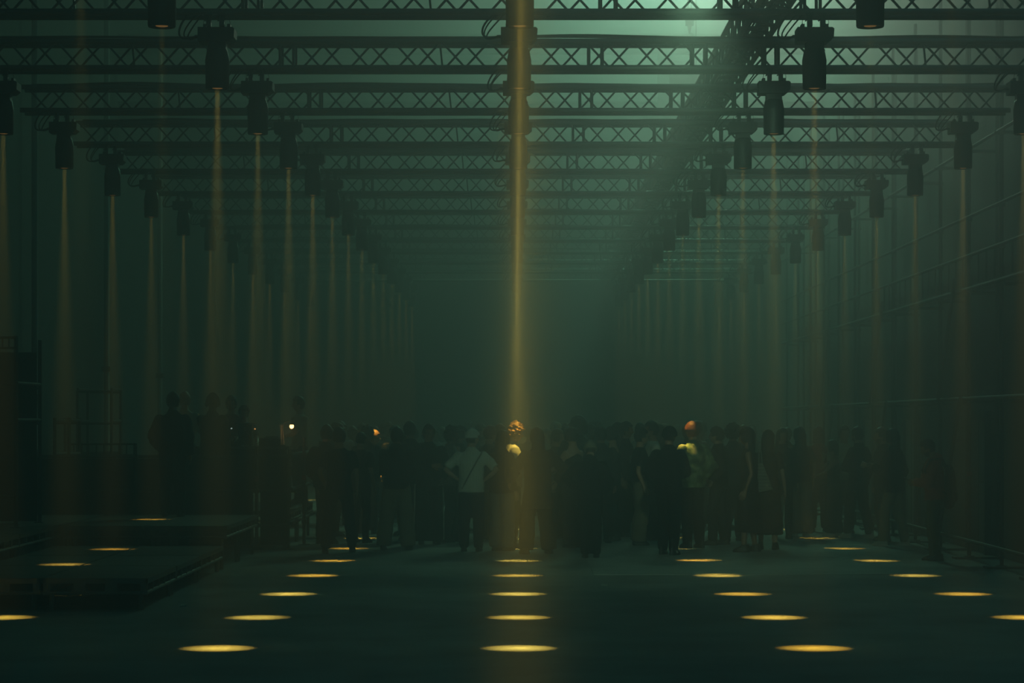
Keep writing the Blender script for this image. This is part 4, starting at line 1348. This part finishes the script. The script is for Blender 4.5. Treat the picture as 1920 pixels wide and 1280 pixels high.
def finish(res):
    """turn the leftover builders of a person into meshes once"""
    out = []
    sp = res['spec']
    for name in ('top', 'trousers', 'skirt'):
        for j in res.get(name, []):
            out.append(('jacket' if (name == 'top' and sp.get('top') in ('jacket', 'coat')) else {'top': 'shirt', 'trousers': 'trousers', 'skirt': 'skirt'}[name], meshes[j], CL[sp['tc'] if name == 'top' else sp['bc']]))
    for q, mb in enumerate(res['shoe']):
        out.append(('shoe', mb.mesh('shoe', None, True), SHOE[sp.get('shoec', 'black')]))
    if 'hair' in res:
        out.append(('hair', res['hair'].mesh('hair', None, True), HAIR[sp['hc']]))
    if 'beard' in res:
        out.append(('beard', res['beard'].mesh('beard', None, True), HAIR[sp['hc']]))
    if 'cap' in res:
        out.append(('beanie' if sp['cap'] == 'beanie' else 'cap', res['cap'].mesh('cap', None, True), CL[sp['capc']]))
    if 'helmet' in res:
        out.append(('helmet', res['helmet'].mesh('helmet', None, True), M['gloss']))
        out.append(('headphones', res['headphones'].mesh('headphones', None, True), M['gloss']))
    if 'glasses' in res:
        out.append(('glasses', res['glasses'].mesh('glasses', None, True), M['gloss']))
    if 'strap' in res:
        out.append(('bag_strap', res['strap'].mesh('bag_strap', None, True), CL['grey']))
    for mb in res.get('side_stripe', []):
        out.append(('side_stripe', mb.mesh('side_stripe', None, True), CL['white']))
    out.append(('eyes', res['eyes'].mesh('eyes', None, True), EYE))
    return meshes[res['person'][0]], out


def spawn(body, parts_, sk, x, y, z, s, rz, mats=None):
    o = bpy.data.objects.new('person', body)
    C.objects.link(o)
    if not body.materials:
        body.materials.append(None)
    o.material_slots[0].link = 'OBJECT'
    o.material_slots[0].material = SKIN[sk]
    o.location = (x, y, z)
    o.rotation_euler = (0, 0, rz)
    o.scale = (s, s, s)
    for name, me, m_ in parts_:
        if not me.materials:
            me.materials.append(None)
        c = bpy.data.objects.new(name, me)
        C.objects.link(c)
        c.parent = o
        c.material_slots[0].link = 'OBJECT'
        c.material_slots[0].material = (mats or {}).get(name, m_)
    return o


def hand_world(o, res, side):
    for s, W, dv in res['_hands']:
        if s == side:
            return o.matrix_basis @ (W + dv * 0.085), (o.matrix_basis.to_3x3() @ dv).normalized()


spawned = []
for sp, res in zip(HEROES, people):
    body, parts_ = finish(res)
    x = (sp['px'] - HX) * sp['d'] / F
    o = spawn(body, parts_, sp['sk'], x, sp['d'], sp.get('z', 0.0) + (0.006 if (0.9 < x < 4.32 and sp['d'] > 27.6) else 0), scale_of(sp['h']), R(sp['fc']))
    tag(o, sp['label'], 'person', 'people in the crowd' if 'z' not in sp else 'people round the desk')
    spawned.append((o, sp, res, body, parts_))
    if sp.get('stripe_shoe'):
        for c in o.children:
            if c.name.startswith('shoe'):
                bb = [Vector(v.co) for v in c.data.vertices]
                cx = sum(v.x for v in bb) / len(bb)
                cy = sum(v.y for v in bb) / len(bb)
                st = MB()
                for s_ in (-1, 1):
                    for q in range(3):
                        st.tube([(cx + s_ * 0.046, cy - 0.035 + q * 0.022, 0.03), (cx + s_ * 0.041, cy - 0.015 + q * 0.022, 0.065)], 0.004, 5)
                part('stripe', st, CL['white'], c)

byl = {sp['label']: (o, res) for o, sp, res, b, p in spawned}


def find(txt):
    for k_, v_ in byl.items():
        if txt in k_:
            return v_


# carried things
def phone(o, res, side, label):
    p, dv = hand_world(o, res, side)
    e = empty('phone', p)
    tag(e, label, 'phone')
    fwd = Vector((0, -1, 0))
    fwd.rotate(o.rotation_euler)
    e.rotation_euler = (R(-35), 0, o.rotation_euler.z)
    part('case', MB().box((-0.036, -0.075, 0.010), (0.036, 0.075, 0.019)), M['gloss'], e, False)
    part('screen', MB().box((-0.032, -0.070, 0.019), (0.032, 0.070, 0.0205)), M['screen'], e, False)


def can(o, res, side, label):
    p, dv = hand_world(o, res, side)
    e = empty('drink_can', p - Vector((0, 0, 0.06)))
    tag(e, label, 'can')
    part('can_body', MB().lathe([(0.025, 0), (0.031, 0.008), (0.031, 0.105), (0.027, 0.115), (0.026, 0.117)], 14), M['deckmetal'], e)
    part('can_lid', MB().lathe([(0.024, 0.116), (0.024, 0.1175)], 12), M['deckmetal'], e, False)


o, res = find('orange hoodie')
phone(o, res, 1, 'phone held by the person in the orange hoodie')
o, res = find('curly hair lit gold')
phone(o, res, 1, 'phone held by the person with gold-lit curly hair')
for t, s_, lab in [('grey shirt left', 1, 'drink can held by the person in the grey shirt'), ('bob between', 1, 'drink can held by the person with a dark bob'), ('drink to the chest', 1, 'drink can held to the chest right of the ponytail'),
                   ('pale tee facing', 1, 'drink can held by the person in the pale tee facing left'), ('curly-haired person left', 1, 'drink can held left of the person in a dark cap'), ('right of the tote bag', -1, 'drink can held by the long-haired person facing the camera')]:
    o, res = find(t)
    can(o, res, s_, lab)

# backpack of the orange hoodie
o, res = find('orange hoodie')
e = empty('backpack', o.location)
e.rotation_euler = o.rotation_euler
e.scale = o.scale
tag(e, 'dark backpack hanging low on the back of the orange hoodie', 'backpack')
part('bag', MB().loft([[(w * math.cos(2 * PI * j / 14), y + dp * math.sin(2 * PI * j / 14), z) for j in range(14)] for z, w, dp, y in ((0.74, 0.08, 0.04, 0.20), (0.78, 0.125, 0.07, 0.21), (0.95, 0.14, 0.085, 0.225), (1.15, 0.135, 0.08, 0.225), (1.30, 0.115, 0.06, 0.215), (1.36, 0.07, 0.035, 0.20))]), CL['black'], e)
for s_ in (-1, 1):
    part('shoulder_strap', MB().tube([(s_ * 0.10, 0.17, 1.30), (s_ * 0.115, 0.09, 1.455), (s_ * 0.12, -0.08, 1.43), (s_ * 0.125, -0.155, 1.28), (s_ * 0.15, -0.06, 1.08), (s_ * 0.13, 0.15, 0.95)], 0.016, 6), CL['black'], e)
part('pocket', MB().ell((0, 0.30, 0.92), (0.10, 0.03, 0.09)), CL['charcoal'], e)

# tote bag
o, res = find('carrying a tote bag')
x0, d0 = (1424 - HX) * 32.72 / F, 32.72
e = empty('tote_bag', (x0, d0, 0.92))
tag(e, 'pale striped tote bag hanging in front of the long black skirt', 'bag')
b = MB()
b.loft([[(xa, -t, z) for xa, t, z in ((-0.155, 0.015, -0.15), (0.18, 0.02, -0.09), (0.04, 0.012, 0.27), (-0.02, 0.012, 0.27))],
        [(xa, t, z) for xa, t, z in ((-0.155, 0.03, -0.15), (0.18, 0.035, -0.09), (0.04, 0.012, 0.27), (-0.02, 0.012, 0.27))]])
part('bag_body', b, CL['tote'], e, False)
part('handle', MB().tube([(-0.01, 0.0, 0.26), (0.0, 0.05, 0.40), (0.012, 0.06, 0.50), (0.03, 0.05, 0.40), (0.035, 0.0, 0.26)], 0.010, 6), CL['tote'], e)

# ------------------------------------------------------------------ the back of the crowd: copies with other clothes and headings
rc = random.Random(11)
front = [t for t in spawned if 'z' not in t[1] and not t[1].get('stripe_shoe') and not t[1].get('strap')]
placed = [(o.location.x, o.location.y) for o, *_ in spawned]
cols = ['black', 'black', 'charcoal', 'charcoal', 'navy', 'grey', 'olive', 'denim', 'brown', 'cream']
cnt = 0
tries = 0
while cnt < 62 and tries < 4000:
    tries += 1
    d = rc.uniform(36.5, 54)
    px = rc.uniform(585, 1725)
    x = (px - HX) * d / F
    if x < -3.0 or x > 5.2:
        continue
    if any((x - a) ** 2 + (d - b) ** 2 < (0.52 if d < 42 else 0.62) ** 2 for a, b in placed):
        continue
    # keep the beams' landing spots of the middle row visible
    if abs(px - 975) < 17:
        continue
    o0, sp, res, body, parts_ = rc.choice(front)
    placed.append((x, d))
    mats = {n_: CL[rc.choice(cols)] for n_ in ('shirt', 'jacket', 'trousers', 'skirt', 'cap', 'beanie')}
    hc = HAIR[rc.choice(['black', 'black', 'brown', 'brown', 'red'])]
    mats['hair'] = hc
    mats['beard'] = hc
    h = rc.uniform(1.58, 1.76)
    o = spawn(body, parts_, rc.choice([0, 0, 1, 1, 2]), x, d, 0.006 if 0.9 < x < 4.32 else 0.0, h / 1.735, R(rc.choice([180, 160, 200, 90, -90, 20, -20]) + rc.uniform(-20, 20)), mats)
    tag(o, 'person in dark clothes half hidden in the haze at the back of the crowd', 'person', 'people at the back of the crowd')
    cnt += 1

# ------------------------------------------------------------------ litter on the floor
for px, py, lab in [(1133, 1097, 'scrap of pale paper on the floor right of the middle'), (344, 1136, 'scrap of pale paper beside the low stage')]:
    d = CAMH * F / (py - HY)
    x = (px - HX) * d / F
    e = link('paper_scrap', MB().loft([[(-0.03, -0.05, 0.001), (0.03, -0.04, 0.001), (0.035, 0.05, 0.001), (-0.03, 0.06, 0.001)], [(-0.03, -0.05, 0.004), (0.028, -0.04, 0.014), (0.035, 0.05, 0.006), (-0.025, 0.055, 0.016)]]).mesh('paper_scrap', M['tape']), None, (x, d, 0))
    tag(e, lab, 'paper')

# ------------------------------------------------------------------ haze
hz = bpy.data.materials.new('haze')
hz.use_nodes = True
nt = hz.node_tree
nt.nodes.clear()
out = nt.nodes.new('ShaderNodeOutputMaterial')
vsn = nt.nodes.new('ShaderNodeVolumeScatter')
vsn.inputs['Color'].default_value = (0.95, 1.0, 0.97, 1)
vsn.inputs['Density'].default_value = HAZE_FORWARD
vsn.inputs['Anisotropy'].default_value = HAZE_G
van = nt.nodes.new('ShaderNodeVolumeAbsorption')
van.inputs['Color'].default_value = (0.0, 0.0, 0.0, 1)
van.inputs['Density'].default_value = HAZE_ABSORB
vev = nt.nodes.new('ShaderNodeVolumeScatter')
vev.inputs['Color'].default_value = (0.95, 1.0, 0.97, 1)
vev.inputs['Density'].default_value = HAZE_EVEN
vsum = nt.nodes.new('ShaderNodeAddShader')
nt.links.new(vsn.outputs[0], vsum.inputs[0])
nt.links.new(vev.outputs[0], vsum.inputs[1])
vad = nt.nodes.new('ShaderNodeAddShader')
nt.links.new(vsum.outputs[0], vad.inputs[0])
nt.links.new(van.outputs[0], vad.inputs[1])
nt.links.new(vad.outputs[0], out.inputs['Volume'])
o = link('haze', MB().box((-9.5, -8, -0.5), (9.0, 69, 13.4)).mesh('haze', hz))
tag(o, 'thin green theatrical haze filling the whole hall', 'haze', kind='stuff')
